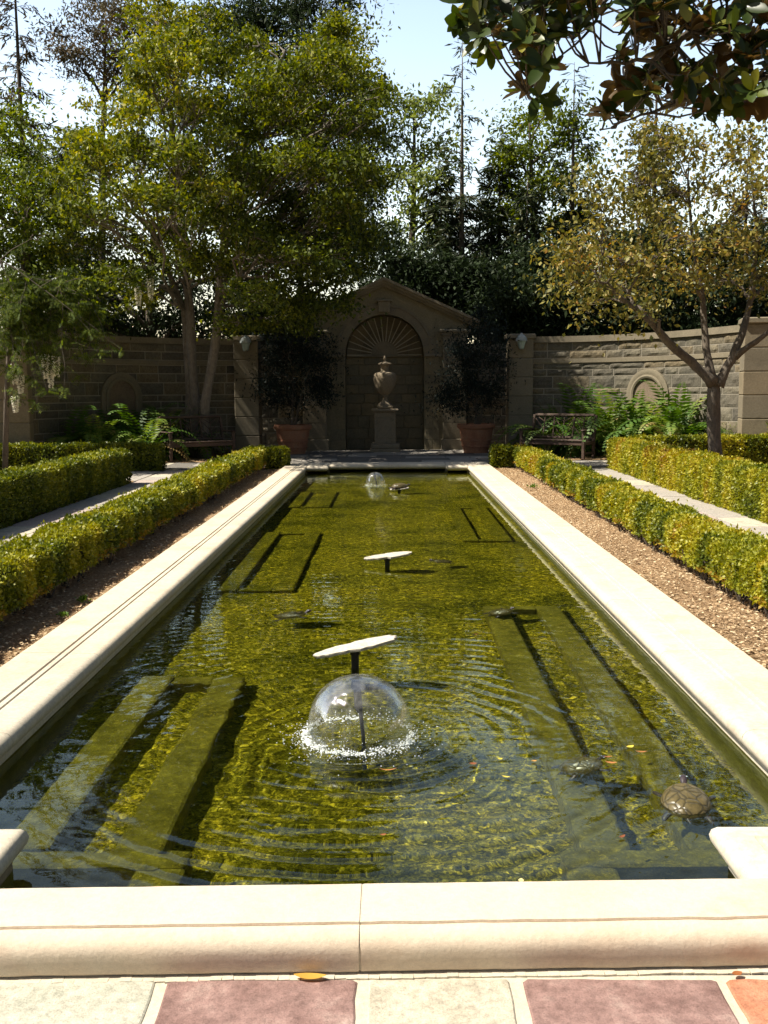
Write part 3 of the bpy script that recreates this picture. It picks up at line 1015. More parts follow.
def turtle(loc, rz, label, size=1.0, pitch=0.0):
    t = thing('turtle', loc, label, 'turtle', group='turtles in the pool')
    t.rotation_euler = (pitch, 0, rz)
    t.scale = (size,) * 3
    J = [((0, 0, -.01), .035), ((0, .07, -.008), .03), ((0, .098, .002), .015), ((0, .122, .014), .0125), ((0, .138, .020), .0165), ((0, .156, .019), .013), ((0, .168, .016), .006),
         ((.055, .05, -.018), .018), ((.088, .068, -.026), .013), ((.105, .088, -.03), .012), ((.112, .104, -.032), .005),
         ((-.055, .05, -.018), .018), ((-.088, .068, -.026), .013), ((-.105, .088, -.03), .012), ((-.112, .104, -.032), .005),
         ((.05, -.06, -.018), .02), ((.075, -.092, -.025), .014), ((.082, -.115, -.03), .014), ((.084, -.132, -.032), .006),
         ((-.05, -.06, -.018), .02), ((-.075, -.092, -.025), .014), ((-.082, -.115, -.03), .014), ((-.084, -.132, -.032), .006),
         ((0, -.08, -.015), .022), ((0, -.12, -.018), .007), ((.006, -.145, -.022), .003)]
    E = [(0, 1), (1, 2), (2, 3), (3, 4), (4, 5), (5, 6), (1, 7), (7, 8), (8, 9), (9, 10), (1, 11), (11, 12), (12, 13), (13, 14), (0, 15), (15, 16), (16, 17), (17, 18), (0, 19), (19, 20), (20, 21), (21, 22), (0, 23), (23, 24), (24, 25)]
    body = skin_body('body', J, E, t, M['turtle_skin'])
    UNDER.append(body)
    mb = MB()
    for s in (-1, 1):
        mb.lathe([(.0005, -.003), (.0028, -.0015), (.0032, 0), (.0028, .0015), (.0005, .003)], 10, (s * .0125, .146, .027))
    body_eye = mb.build('eye', M['lamp_glass'], body)
    # shell: domed carapace with a flared rim and central keel
    mb = MB()
    n, q = 36, 12
    vs, fs = [], []
    for j in range(q + 1):
        u = j / q
        for i in range(n):
            a = 2 * PI * i / n
            sx, sy = .088, .112
            ca, sa = math.cos(a), math.sin(a)
            rr = math.sin(u * PI / 2) ** .9
            flare = 1 + .05 * max(0, u - .85) / .15
            x, y = ca * rr * sx * flare, sa * rr * sy * flare * (1 + .04 * sa)
            z = .052 * math.cos(u * PI / 2) ** .75 - .008
            z += .004 * math.exp(-(x / .012) ** 2) * (1 - u)
            if u > .9: z -= .001 * math.sin(a * 12)
            vs.append((x, y, z))
    base = len(vs)
    for i in range(n):
        a = 2 * PI * i / n
        vs.append((math.cos(a) * .07, math.sin(a) * .092, -.026))
    for j in range(q):
        for i in range(n):
            fs.append((j * n + i, (j + 1) * n + i, (j + 1) * n + (i + 1) % n, j * n + (i + 1) % n))
    for i in range(n):
        fs.append((q * n + i, base + i, base + (i + 1) % n, q * n + (i + 1) % n))
    fs.append(tuple(base + i for i in range(n)))
    mb.add(vs, fs)
    UNDER.append(mb.build('shell', M['shell'], t, smooth=60))
    return t
p_ = G(686, 803, WZ)
turtle((p_.x, p_.y, WZ - .002), rad(-12), 'brown shelled turtle with dark head raised at the right edge of the near pool', 1.02, rad(9))
p_ = G(580, 760, WZ)
turtle((p_.x, p_.y, WZ - .064), rad(-70), 'mostly sunken turtle with dark head up near floating orange leaves', .85, rad(20))
p_ = G(500, 610, WZ)
turtle((p_.x, p_.y, WZ - .062), rad(-60), 'swimming turtle whose small head pokes up over the right sunken frame', .85, rad(22))
p_ = G(290, 613, WZ)
turtle((p_.x, p_.y, WZ - .060), rad(-80), 'swimming turtle with head up at the left middle of the pool', 1.0, rad(20))
p_ = G(443, 560, WZ)
turtle((p_.x, p_.y, WZ - .060), rad(95), 'small turtle surfacing to the right of the white oval slab', .85, rad(22))
p_ = G(400, 487, WZ)
turtle((.195, 15.4, WZ + .05 + .03), rad(-75), 'dark turtle basking on the small slab by the far jet', 1.1)

# ================================================================== FALLEN LEAVES
def fallen(px, py, z, L, Wd, tint, ang, label, curl=.3):
    g = G(px, py, z)
    C_ = np.array([[0, 0, 0.]]); a = rad(ang)
    n = 8
    vs, fs = [], []
    for i in range(n + 1):
        s = i / n
        wdt = Wd * math.sin(PI * min(1, s * .96 + .02)) ** .8
        zc = .004 + curl * L * (s - .5) ** 2
        for k_ in (-1, 0, 1):
            vs.append((L * (s - .5), k_ * wdt / 2, zc + abs(k_) * curl * wdt * .25))
    for i in range(n):
        for k_ in (0, 1):
            fs.append((i * 3 + k_, (i + 1) * 3 + k_, (i + 1) * 3 + k_ + 1, i * 3 + k_ + 1))
    mb = MB(); mb.add([Matrix.Rotation(a, 3, 'Z') @ Vector(v) for v in vs], fs, 0, tint)
    o = mb.build('fallen_leaf', M['dry'], smooth='all')
    o.location = (g.x, g.y, z)
    return tag(o, label, 'leaf', 'fallen leaves')
fallen(310, 978, .012, .085, .028, .5, -3, 'curled tan leaf lying on the plum slab against the near coping', .25)
fallen(737, 975, .012, .03, .02, .1, 20, 'small rust leaf on the orange slab below the near coping')
for px, py, L, Wd, tt, an, lb in (
        (630, 748, .05, .035, .72, 30, 'bright yellow floating leaf right of the near jet'),
        (641, 753, .06, .022, .25, -8, 'slim orange floating leaf touching the bright yellow one'),
        (611, 764, .06, .03, .3, -15, 'orange leaf floating beside the sunken turtle head'),
        (608, 758, .045, .02, .15, 10, 'small dark orange leaf floating just above the orange one'),
        (473, 765, .04, .035, .05, 0, 'round salmon leaf floating right of the near splash'),
        (500, 760, .03, .022, .7, 20, 'small yellow leaf floating between the salmon leaf and the turtle'),
        (506, 778, .045, .02, .74, -25, 'pointed yellow leaf floating below the smaller yellow one'),
        (534, 762, .03, .022, .45, 5, 'tan leaf floating halfway from the splash to the turtle'),
        (388, 771, .09, .016, .3, 3, 'long thin orange leaf floating in front of the near jet'),
        (476, 635, .04, .02, .05, 0, 'rust leaf floating on the ripples behind the near jet'),
        (521, 882, .03, .025, .95, 80, 'cream leaf floating against the near edge of the pool'),
        (622, 838, .04, .02, .0, 40, 'dark red leaf floating left of the big turtle'),
        (383, 836, .03, .02, .1, 15, 'tiny orange leaf near the front rim of the pool')):
    fallen(px, py, WZ + .002, L * .8, Wd * .7, tt, an, lb, .5)

# ================================================================== HEDGES
def hedge(x0, x1, y0, y1, z0, z1, label, seed, cmix=.0, lump=.035, stems=0, dens=1.0, warm=.5, aniso=(2.6, 2.6, 1.2)):
    t = thing('box_hedge', ((x0 + x1) / 2, (y0 + y1) / 2, z0), label, 'hedge', group='clipped box hedges')
    ox, oy, oz = (x0 + x1) / 2, (y0 + y1) / 2, z0
    r = np.random.default_rng(seed)
    lo = z0 + (.10 if stems else .015)
    # faces: top, four sides: (origin, u, v, normal)
    faces = [((x0, y0, z1), (x1 - x0, 0, 0), (0, y1 - y0, 0), (0, 0, 1)),
             ((x0, y0, lo), (0, y1 - y0, 0), (0, 0, z1 - lo), (-1, 0, 0)),
             ((x1, y0, lo), (0, y1 - y0, 0), (0, 0, z1 - lo), (1, 0, 0)),
             ((x0, y0, lo), (x1 - x0, 0, 0), (0, 0, z1 - lo), (0, -1, 0)),
             ((x0, y1, lo), (x1 - x0, 0, 0), (0, 0, z1 - lo), (0, 1, 0))]
    Cs, Ns = [], []
    for o_, u, v, n_ in faces:
        o_, u, v, n_ = map(np.array, (o_, u, v, n_))
        lu, lv = np.linalg.norm(u), np.linalg.norm(v)
        area = lu * lv
        # sample, then thin by distance
        n = int(area * 17500 * dens)
        P_ = o_ + r.random(n)[:, None] * u + r.random(n)[:, None] * v
        d = np.maximum(P_[:, 1], 4.0)
        keep = r.random(n) < np.clip((.0180 / (.0108 + .0016 * d)) ** 2, .03, 1)
        P_ = P_[keep]
        Cs.append(P_); Ns.append(np.repeat(n_[None].astype(float), len(P_), 0))
    C = np.concatenate(Cs); Nn = np.concatenate(Ns)
    d = np.maximum(C[:, 1], 4.0)
    bump_ = (vnoise(C * np.array([5, 5, 5.]), seed) - .5) * 2 * lump + (vnoise(C * 16, seed + 1) - .5) * lump
    # rounded shoulders
    ex = np.minimum(C[:, 0] - x0, x1 - C[:, 0]); ey = np.minimum(C[:, 1] - y0, y1 - C[:, 1]); ez = z1 - C[:, 2]
    rr = .07
    sh = np.where(Nn[:, 2] > .5, np.maximum(0, rr - np.minimum(ex, ey)) ** 2 / rr, np.maximum(0, rr - ez) ** 2 / rr)
    C = C + Nn * (bump_ - sh * .6 - r.random(len(C)) ** 2 * .05)[:, None]
    sprig = (Nn[:, 2] > .5) & (r.random(len(C)) < .035)
    C[sprig, 2] += r.uniform(.01, .05, sprig.sum())
    C[:, 2] = np.maximum(C[:, 2], z0 + .005)
    leggy = None
    if stems:
        hh = (C[:, 2] - z0) / (z1 - z0)
        nb = vnoise(C * np.array([3, 4, 2.]), seed + 5)
        drop = (hh < .55) & (r.random(len(C)) < np.clip((nb - .45) * 3.2, 0, .85) * (1 - hh / .55))
        C, Nn, d = C[~drop], Nn[~drop], d[~drop]
        hh = (C[:, 2] - z0) / (z1 - z0); nb = vnoise(C * np.array([3, 4, 2.]), seed + 5)
        leggy = (hh < .4) & (nb > .5) & (r.random(len(C)) < .55)
    sz = .0115 + .0016 * d
    L = sz * r.uniform(.8, 1.4, len(C)) * 1.15
    D = Nn * .5 + r.normal(0, 1, (len(C), 3)) + np.array([0, 0, .35])
    H = Nn + r.normal(0, .8, (len(C), 3))
    big = vnoise(C * np.array(aniso), seed + 7) * .6 + vnoise(C * np.array([7, 7, 3.]), seed + 8) * .4
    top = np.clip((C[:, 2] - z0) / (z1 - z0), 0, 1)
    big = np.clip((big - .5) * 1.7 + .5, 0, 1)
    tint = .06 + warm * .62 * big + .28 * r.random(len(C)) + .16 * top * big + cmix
    tint = np.clip(tint, 0, 1)
    if leggy is not None: tint[leggy] = .97
    off = np.array([ox, oy, oz])
    leaf_mesh('foliage', C - off, D, H, L, L * .62, M['hedge'], tint, t)
    # dark twiggy core
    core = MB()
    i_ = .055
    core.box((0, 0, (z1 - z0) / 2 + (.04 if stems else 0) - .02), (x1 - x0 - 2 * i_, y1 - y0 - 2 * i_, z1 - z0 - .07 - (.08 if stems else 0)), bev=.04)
    mb = core
    if stems:
        rs = random.Random(seed)
        for _ in range(stems):
            y = y0 + (min(y1, 14) - y0) * rs.random()
            x = rs.uniform(x0 + .05, x1 - .05)
            p0 = Vector((x - ox, y - oy, -.02))
            for _b in range(3):
                q = p0 + Vector((rs.uniform(-.09, .09), rs.uniform(-.09, .09), rs.uniform(.16, .24)))
                mb.tube([p0, (p0 + q) / 2 + Vector((rs.uniform(-.02, .02), 0, 0)), q], [.009, .006, .004], 5, mi=1)
    mb.build('woody_twigs', [M['twigs'], M['bark']], t)
    return t

hedge(2.42, 2.80, 2.4, 19.5, .05, .43, 'low box hedge between the soil bed and the path on the right', 11, lump=.045, stems=260, warm=.9, cmix=.05)
hedge(-2.73, -2.33, 2.4, 19.5, .05, .44, 'low lumpy box hedge between the soil bed and the path on the left', 12, lump=.045, stems=120, warm=.72)
hedge(4.30, 4.78, 4.0, 19.5, .0, .57, 'tall box hedge outside the right path, in front of the small tree', 13, lump=.03, warm=.95, cmix=.08, aniso=(1., 3., .5))
hedge(-4.76, -4.33, 4.0, 16.8, .0, .56, 'tall box hedge along the outer side of the left path', 14, lump=.025, warm=.32, cmix=-.03)
hedge(2.0, 2.40, 19.1, 19.5, .05, .46, 'short box hedge return at the far right corner of the pool', 15, warm=.4)
hedge(-2.31, -1.92, 19.1, 19.5, .05, .46, 'short box hedge return at the far left corner of the pool', 16, warm=.4)
hedge(4.82, 11.5, 19.5, 19.95, .0, .60, 'box hedge running right behind the small tree, before the fern bed', 17, dens=.9, warm=.6)
hedge(-11.5, -4.42, 19.35, 19.8, .0, .52, 'box hedge running left from the dark bench, before the left wall', 18, dens=.9, warm=.3)
# small weeds in the beds
def weed(px, py, label, s, seed):
    r = np.random.default_rng(seed)
    g = G(px, py, .06)
    n = 60
    C = np.stack([r.normal(0, s * .5, n), r.normal(0, s * .5, n), r.uniform(0, s * .8, n)], 1)
    D = C * np.array([1, 1, .4]) + np.array([0, 0, .02]) + r.normal(0, .01, (n, 3))
    o = leaf_mesh('weed', C, D, np.tile([0, 0, 1.], (n, 1)) + r.normal(0, .4, (n, 3)), s * .8, s * .5, M['fern'], r.uniform(.4, .8, n))
    o.location = g
    return tag(o, label, 'weed', 'weeds in the soil beds')
weed(83, 602, 'taller green weed beside the left coping', .035, 1)
weed(63, 617, 'lower green weed beside the left coping', .025, 2)
weed(533, 488, 'pale green weed in the right bed below the hedge', .05, 3)

# ================================================================== GARDEN WALLS
def bez(a, b, c, n=40):
    out = []
    for i in range(n + 1):
        t = i / n
        out.append(Vector(((1 - t) ** 2 * a[0] + 2 * t * (1 - t) * b[0] + t * t * c[0], (1 - t) ** 2 * a[1] + 2 * t * (1 - t) * b[1] + t * t * c[1], 0)))
    return out

class Path2:
    def __init__(self, pts):
        self.p = pts
        self.s = [0]
        for a, b in zip(pts, pts[1:]): self.s.append(self.s[-1] + (b - a).length)
        self.L = self.s[-1]
    def at(self, s, off=0):
        s = min(max(s, 0), self.L)
        i = max(j for j in range(len(self.s) - 1) if self.s[j] <= s + 1e-9)
        a, b = self.p[i], self.p[i + 1]
        d = (b - a).normalized()
        n = Vector((d.y, -d.x, 0))
        return a + d * (s - self.s[i]) + n * off

def ashlar(mb, path, z0, z1, seed, rough=.018, proj=0.016, mi=0, hmin=.16, hmax=.30, lmin=.4, lmax=.95, thick=.35, n_=6):
    """courses of rock-faced blocks laid along a path, each its own bulging face"""
    r = random.Random(seed)
    z = z0
    hs = []
    while z < z1 - .02:
        h = r.choice((hmin, (hmin + hmax) / 2, hmax)) * r.uniform(.92, 1.05)
        if z1 - z - h < .12: h = z1 - z
        hs.append((z, z + h)); z += h
    for (za, zb) in hs:
        s = -r.uniform(0, .5)
        thin = (zb - za) < (hmin + hmax) / 2 * .9
        while s < path.L:
            l = r.uniform(lmin, lmax)
            a, b = max(s, 0), min(s + l, path.L)
            s += l
            if b - a < .08: continue
            g = .012
            nu, nv = max(4, int((b - a) / .07)), max(3, int((zb - za) / .06))
            pj = proj * r.uniform(.6, 1.3)
            tt = r.random()
            vs, fs = [], []
            sd = r.uniform(0, 99)
            for j in range(nv + 1):
                for i in range(nu + 1):
                    u, v = i / nu, j / nv
                    e = min(u, 1 - u, 9) * (b - a); f = min(v, 1 - v) * (zb - za)
                    ed = min(1, e / .04) * min(1, f / .04)
                    ss = a + g + (b - a - 2 * g) * u; zz = za + g + (zb - za - 2 * g) * v
                    nz = mnoise.fractal(Vector((ss * 5 + sd, zz * 7, sd)), 1, 2, 3)
                    off = pj * (.25 + .75 * ed) + rough * nz * ed
                    p = path.at(ss, off)
                    vs.append((p.x, p.y, zz))
            for j in range(nv):
                for i in range(nu):
                    k_ = j * (nu + 1) + i
                    fs.append((k_, k_ + 1, k_ + nu + 2, k_ + nu + 1))
            # returns to the mortar bed
            bl = len(vs)
            ring = [i for i in range(nu + 1)] + [(j) * (nu + 1) + nu for j in range(1, nv + 1)] + [nv * (nu + 1) + i for i in range(nu - 1, -1, -1)] + [j * (nu + 1) for j in range(nv - 1, 0, -1)]
            for q in ring:
                v_ = vs[q]
                u = (q % (nu + 1)) / nu
                p = path.at(a + g + (b - a - 2 * g) * u, -.012)
                vs.append((p.x, p.y, v_[2]))
            m_n = len(ring)
            for q in range(m_n):
                q2 = (q + 1) % m_n
                fs.append((ring[q2], ring[q], bl + q, bl + q2))
            mb.add(vs, fs, mi, tt)

def strip(mb, path, z0, z1, o0, o1, mi=0, n=40, tint=.5, s0=0, s1=None):
    s1 = path.L if s1 is None else s1
    prof = [(o0, z0), (o1, z0), (o1, z1), (o0, z1)]
    vs, fs = [], []
    for i in range(n + 1):
        s = s0 + (s1 - s0) * i / n
        for o_, z in prof:
            p = path.at(s, o_)
            vs.append((p.x, p.y, z))
    for i in range(n):
        for q in range(4):
            fs.append((i * 4 + q, i * 4 + 4 + q, i * 4 + 4 + (q + 1) % 4, i * 4 + (q + 1) % 4))
    fs.append((0, 1, 2, 3)); fs.append((n * 4 + 3, n * 4 + 2, n * 4 + 1, n * 4))
    mb.add(vs, fs, mi, tint)

WTOP = 2.83
def pillar(parent, x, y, rz, h, wd=.58, seed=1):
    mb = MB()
    r = random.Random(seed)
    nb = 6
    z = 0
    for i in range(nb):
        hh = (h - .12) / nb
        mb.box((x, y, z + hh / 2), (wd - .004, wd - .004, hh - .012), rz, bev=.012, tint=r.random())
        mb.box((x, y, z + hh / 2), (wd - .03, wd - .03, hh + .004), rz, tint=.3)
        z += hh
    mb.box((x, y, z + .06), (wd + .10, wd + .10, .12), rz, bev=.02)
    return mb.build('pillar', M['smooth_stone'], parent)

def blind_arch(parent, path, s, zc, R0, seed):
    """plain panel in a moulded semicircular surround, standing on the wall face"""
    c = path.at(s, 0); a = path.at(s - .05, 0); b = path.at(s + .05, 0)
    d = (b - a).normalized(); n = Vector((d.y, -d.x, 0))
    def ring(mb, r0, r1, off, zb):
        k = 28
        outer, inner = [], []
        pts = [(-1, zb - zc)] + [(math.cos(PI - PI * i / k), math.sin(PI - PI * i / k)) for i in range(k + 1)] + [(1, zb - zc)]
        vs, fs = [], []
        for j, (cx, sz) in enumerate(pts):
            for rr, o_ in ((r1, -.02), (r1, off), ((r1 + r0) / 2, off + .015), (r0, off), (r0, -.02)):
                xx = cx * rr
                zz = (zc + sz * rr) if 0 < j < len(pts) - 1 else zb
                p = c + d * xx + n * o_
                vs.append((p.x, p.y, zz))
        for j in range(len(pts) - 1):
            for q in range(4):
                fs.append((j * 5 + q, j * 5 + q + 1, j * 5 + 6 + q, j * 5 + 5 + q))
        mb.add(vs, fs)
    mb = MB()
    ring(mb, R0 * .80, R0, .075, .6); ring(mb, R0 * .66, R0 * .795, .095, .6)
    o = mb.build('arch_surround', M['smooth_stone'], parent, smooth=30, fix=True)
    mb = MB()
    k = 24
    pts = [(-1, None)] + [(math.cos(PI - PI * i / k), math.sin(PI - PI * i / k)) for i in range(k + 1)] + [(1, None)]
    vs = []
    for cx, sz in pts:
        p = c + d * cx * R0 * .67 + n * .055
        vs.append((p.x, p.y, .6 if sz is None else zc + sz * R0 * .67))
    mb.add(vs, [tuple(range(len(vs)))])
    mb.build('arch_panel', M['niche_panel'], parent)
M['niche_panel'] = stone('brown_panel', (.19, .14, .10), (.25, .19, .135), None, 3, 30, .9, .4, .006, .3)

def wall(label, path, px0, px1, seed, arch_s):
    t = thing('garden_wall', (0, 0, 0), label, 'wall')
    mb = MB()
    ashlar(mb, path, 0, 2.18, seed)
    ashlar(mb, path, 2.30, WTOP - .14, seed + 1, hmin=.19, hmax=.2)
    strip(mb, path, 0, WTOP - .15, -.36, -.004, mi=1)
    mb.build('masonry', [M['ashlar'], M['mortar']], t)
    mb = MB()
    strip(mb, path, 2.19, 2.29, -.1, .035)
    mb.build('string_course', M['smooth_stone'], t)
    mb = MB()
    strip(mb, path, WTOP - .145, WTOP, -.42, .06)
    mb.build('capping', M['smooth_stone'], t)
    pillar(t, *px0, WTOP + .06, .6, seed)
    pillar(t, *px1, WTOP + .10, .62, seed + 3)
    blind_arch(t, path, arch_s, 1.40, .60, seed)
    return t
pr = Path2(bez((3.55, 24.85), (6.35, 24.75), (7.35, 20.45)))
pl = Path2(bez((-7.42, 20.45), (-6.45, 24.75), (-3.75, 24.85)))
# arch centres where the photo shows them
def s_at(path, px, Y0):
    best = min((abs((path.at(s).x - CAM.x) / path.at(s).y - math.tan(math.atan((px - 384) / 1000) - rad(.4))), s) for s in [path.L * i / 200 for i in range(201)])
    return best[1]
wall('curved rock faced stone wall on the right, partly sunlit behind the ferns', pr, (3.25, 24.9, 0), (7.45, 20.35, rad(-12)), 21, s_at(pr, 648, 23.5))
wall('curved dark stone wall on the left behind the two tree trunks', pl, (-3.45, 24.9, 0), (-7.55, 20.35, rad(12)), 31, s_at(pl, 123, 23.5))
# outer walls past the end pillars
for sx, lb, sd in ((1, 'outer stretch of stone wall beyond the right end pillar', 41), (-1, 'outer stretch of stone wall beyond the left end pillar', 51)):
    pts = [Vector((7.75, 20.3, 0)), Vector((13, 19.8, 0))] if sx > 0 else [Vector((-13, 19.8, 0)), Vector((-7.85, 20.3, 0))]
    q = Path2(pts)
    t = thing('garden_wall', (0, 0, 0), lb, 'wall')
    mb = MB(); ashlar(mb, q, 0, WTOP - .14, sd); strip(mb, q, 0, WTOP - .15, -.36, -.004, mi=1)
    mb.build('masonry', [M['ashlar'], M['mortar']], t)
    mb = MB(); strip(mb, q, WTOP - .145, WTOP, -.42, .06); mb.build('capping', M['smooth_stone'], t)

# ================================================================== GARDEN NICHE (gabled aedicule)
NXc, NY = -.08, 26.0
M['niche_shell'] = stone('niche_shell_stone', (.13, .11, .07), (.18, .15, .10), None, 3, 30, .92, .5, .01, .3, tinted=.3)
M['rib'] = stone('pale_rib', (.36, .32, .24), (.42, .37, .28), None, 6, 60, .9, .3, .004, .2)
niche = thing('garden_niche', (NXc, NY, 0), 'gabled stone pavilion front with shell arched niche at the pool head', 'niche')
# facade blocks around the arch opening
RA = 1.02; ZS = 2.47
mb = MB()
def facade():
    k = 32
    hw, ze, za = 2.12, 3.28, 4.24
    # front face with an arched opening: a strip between opening edge and outer outline
    inner = [(-RA, 0), (-RA, ZS)] + [(-RA * math.cos(PI * i / k), ZS + RA * math.sin(PI * i / k)) for i in range(1, k)] + [(RA, ZS), (RA, 0)]
    def outer(x, z, i, n):
        return None
    outer_pts = []
    for (x, z) in inner:
        if z <= ZS + 1e-6: outer_pts.append((-hw if x < 0 else hw, z))
        else:
            # ray from (0,ZS) through the point to the gable outline
            dx, dz = x, z - ZS
            ts = []
            if abs(dx) > 1e-6: ts.append(hw / abs(dx))
            # roof line z = za - (za-ze)*|x|/hw
            den = dz + (za - ze) / hw * abs(dx)
            if den > 1e-6: ts.append((za - ZS) / den)
            tt = min(ts)
            outer_pts.append((dx * tt, ZS + dz * tt))
    n = len(inner)
    vs = [(x, 0, z) for x, z in inner] + [(x, 0, z) for x, z in outer_pts] + [(x, .55, z) for x, z in inner]
    fs = [(i, i + 1, n + i + 1, n + i) for i in range(n - 1)] + [(i + 1, i, 2 * n + i, 2 * n + i + 1) for i in range(n - 1)]
    mb.add(vs, fs)
facade()
# solid mass behind
mb.extrude([(-2.12, 0), (2.12, 0), (2.12, 3.27), (0, 4.22), (-2.12, 3.27)], .56, 1.2, 'Y', mi=0)
mb.box((-2.11, .3, 1.6), (.02, .6, 3.2)); mb.box((2.11, .3, 1.6), (.02, .6, 3.2))
mb.build('facade', M['niche'], niche, fix=True)
# raised joints as thin blocks: ashlar courses on the jambs and within the niche
mb = MB()
rj = random.Random(9)
jm = {-1: MB(), 0: MB(), 1: MB()}
z = 0
while z < ZS - .10:
    hh = rj.choice((.24, .28, .33))
    hh = min(hh, ZS - .07 - z)
    if ZS - .07 - (z + hh) < .1: hh = ZS - .07 - z
    for sx in (-1, 1):
        mb = jm[sx]
        x = 1.04
        for l in ([.38] if rj.random() < .5 else [.2, .18]):
            mb.box((sx * (x + l / 2), -.007, z + hh / 2), (l - .012, .02, hh - .012), bev=.004, tint=rj.random()); x += l
    x = -RA
    mb = jm[0]
    while x < RA - .02:
        l = min(rj.uniform(.3, .6), RA - x)
        mb.box((x + l / 2, .535, z + hh / 2), (l - .014, .03, hh - .014), bev=.006, tint=rj.random()); x += l
    z += hh
for q in jm.values(): q.build('ashlar_facing', M['niche'], niche)
# shell: radial voussoirs round a half disc
mb = MB()
k = 17
for i in range(k):
    a0, a1 = PI * i / k + .012, PI * (i + 1) / k - .012
    for r0, r1 in ((.36, .63), (.645, .99)):
        vs = []
        for aa, rr in ((a0, r0), (a0, r1), ((a0 + a1) / 2, r1), (a1, r1), (a1, r0), ((a0 + a1) / 2, r0)):
            for yy in (.55, .52 - .10 * (rr > .7) - (.02 if rr > .5 else 0)):
                vs.append((rr * math.cos(aa), yy, ZS + rr * math.sin(aa)))
        fs = [(1, 3, 5, 7, 9, 11)] + [(2 * q, 2 * ((q + 1) % 6), 2 * ((q + 1) % 6) + 1, 2 * q + 1) for q in range(6)]
        mb.add(vs, fs, 0, rj.random())
mb.build('shell', M['niche_shell'], niche, fix=True)
mb = MB()
vs = [(.34 * math.cos(PI * i / 20), .50, ZS + .34 * math.sin(PI * i / 20)) for i in range(21)]
mb.add(vs + [(v[0], .55, v[2]) for v in vs], [tuple(range(21))] + [(i, i + 1, 22 + i, 21 + i) for i in range(20)])
mb.build('shell_hub', M['smooth_stone'], niche, fix=True)
# light mortar fins between the voussoirs
mb = MB()
for i in range(k + 1):
    a = PI * i / k
    mb.beam((.35 * math.cos(a), .515, ZS + .35 * math.sin(a)), (.98 * math.cos(a), .43, ZS + .98 * math.sin(a)), .026, .03, up=(0, 1, 0), bev=0)
mb.build('mortar_rib', M['rib'], niche)
# archivolt
mb = MB()
def arch_ring(mb, r0, r1, y0, y1, n=33, gap=.004):
    for i in range(n):
        a0, a1 = PI * i / n + gap / r1, PI * (i + 1) / n - gap / r1
        vs = []
        for aa in (a0, a1):
            for rr in (r0, r1):
                for yy in (y0, y1): vs.append((rr * math.cos(aa), yy, ZS + rr * math.sin(aa)))
        fs = [(0, 1, 3, 2), (4, 6, 7, 5), (0, 4, 5, 1), (2, 3, 7, 6), (0, 2, 6, 4), (1, 5, 7, 3)]
        mb.add(vs, fs, 0, rj.random())
arch_ring(mb, RA - .01, 1.21, -.035, .1, 17)
arch_ring(mb, 1.21, 1.27, -.06, .05, 34, 0)
mb.build('archivolt', M['smooth_stone'], niche, fix=True)
mb = MB()
mb.box((0, -.05, 3.66), (.30, .14, .27), bev=.01); mb.box((0, -.06, 3.82), (.40, .20, .05), bev=.01)
mb.build('keystone', M['smooth_stone'], niche)
mb = MB()
mb.box((0, .50, ZS - .03), (2.02, .08, .05), bev=.01)
mb.build('string_course', M['smooth_stone'], niche)
for sx in (-1, 1):
    mb = MB(); mb.box((sx * (1.25), -.03, ZS - .035), (.48, .12, .07), bev=.01); mb.build('impost', M['smooth_stone'], niche)
for sx in (-1, 1):
    mb = MB()
    z = 0
    for hh in (.30, .42, .45, .45, .45, .45, .40):
        mb.box((sx * 1.80, -.06, z + hh / 2), (.60, .16, hh - .012), bev=.01, tint=rj.random())
        z += hh
    mb.box((sx * 1.80, -.05, z / 2), (.57, .14, z))
    mb.box((sx * 1.80, -.07, .15), (.70, .24, .30), bev=.015)
    mb.box((sx * 1.80, -.07, z + .045), (.68, .22, .09), bev=.015)
    mb.box((sx * 1.80, -.09, z + .125), (.80, .30, .07), bev=.015)
    mb.build('pilaster', M['smooth_stone'], niche)
mb = MB()
for sx in (-1, 1):
    a, b = Vector((sx * 2.42, 0, 3.20)), Vector((sx * .0, 0, 4.28))
    d = (b - a).normalized()
    up = Vector((-d.z * sx * -1, 0, abs(d.x))) if False else Vector((0, 0, 1))
    for (yy0, yy1, h0, h1) in ((-.26, 1.3, .04, .11), (-.20, 1.25, -.03, .038), (-.12, .5, -.10, -.032)):
        vs = []
        for p in (a, b):
            for yy in (yy0, yy1):
                for h in (h0, h1): vs.append((p.x, yy, p.z + h))
        mb.add(vs, [(0, 1, 3, 2), (4, 6, 7, 5), (0, 4, 5, 1), (2, 3, 7, 6), (1, 5, 7, 3), (0, 2, 6, 4)])
mb.build('gable_cornice', M['smooth_stone'], niche, fix=True)
# recess walls linking niche and wall pillars
for sx, lb, xa, xb in ((-1, 'low lit recess wall behind the left potted shrub', -3.75, -2.22), (1, 'recess wall in shade behind the right potted shrub', 2.08, 3.6)):
    q = Path2([Vector((xa, 26.25, 0)), Vector((xb, 26.25, 0))])
    t = thing('recess_wall', (0, 0, 0), lb.replace('low lit ', ''), 'wall')
    mb = MB(); ashlar(mb, q, 0, 2.6, 60 + sx); strip(mb, q, 0, 2.6, -.3, -.004, mi=1); mb.build('masonry', [M['ashlar'], M['mortar']], t)
    mb = MB(); strip(mb, q, 2.6, 2.74, -.35, .05); mb.build('capping', M['smooth_stone'], t)

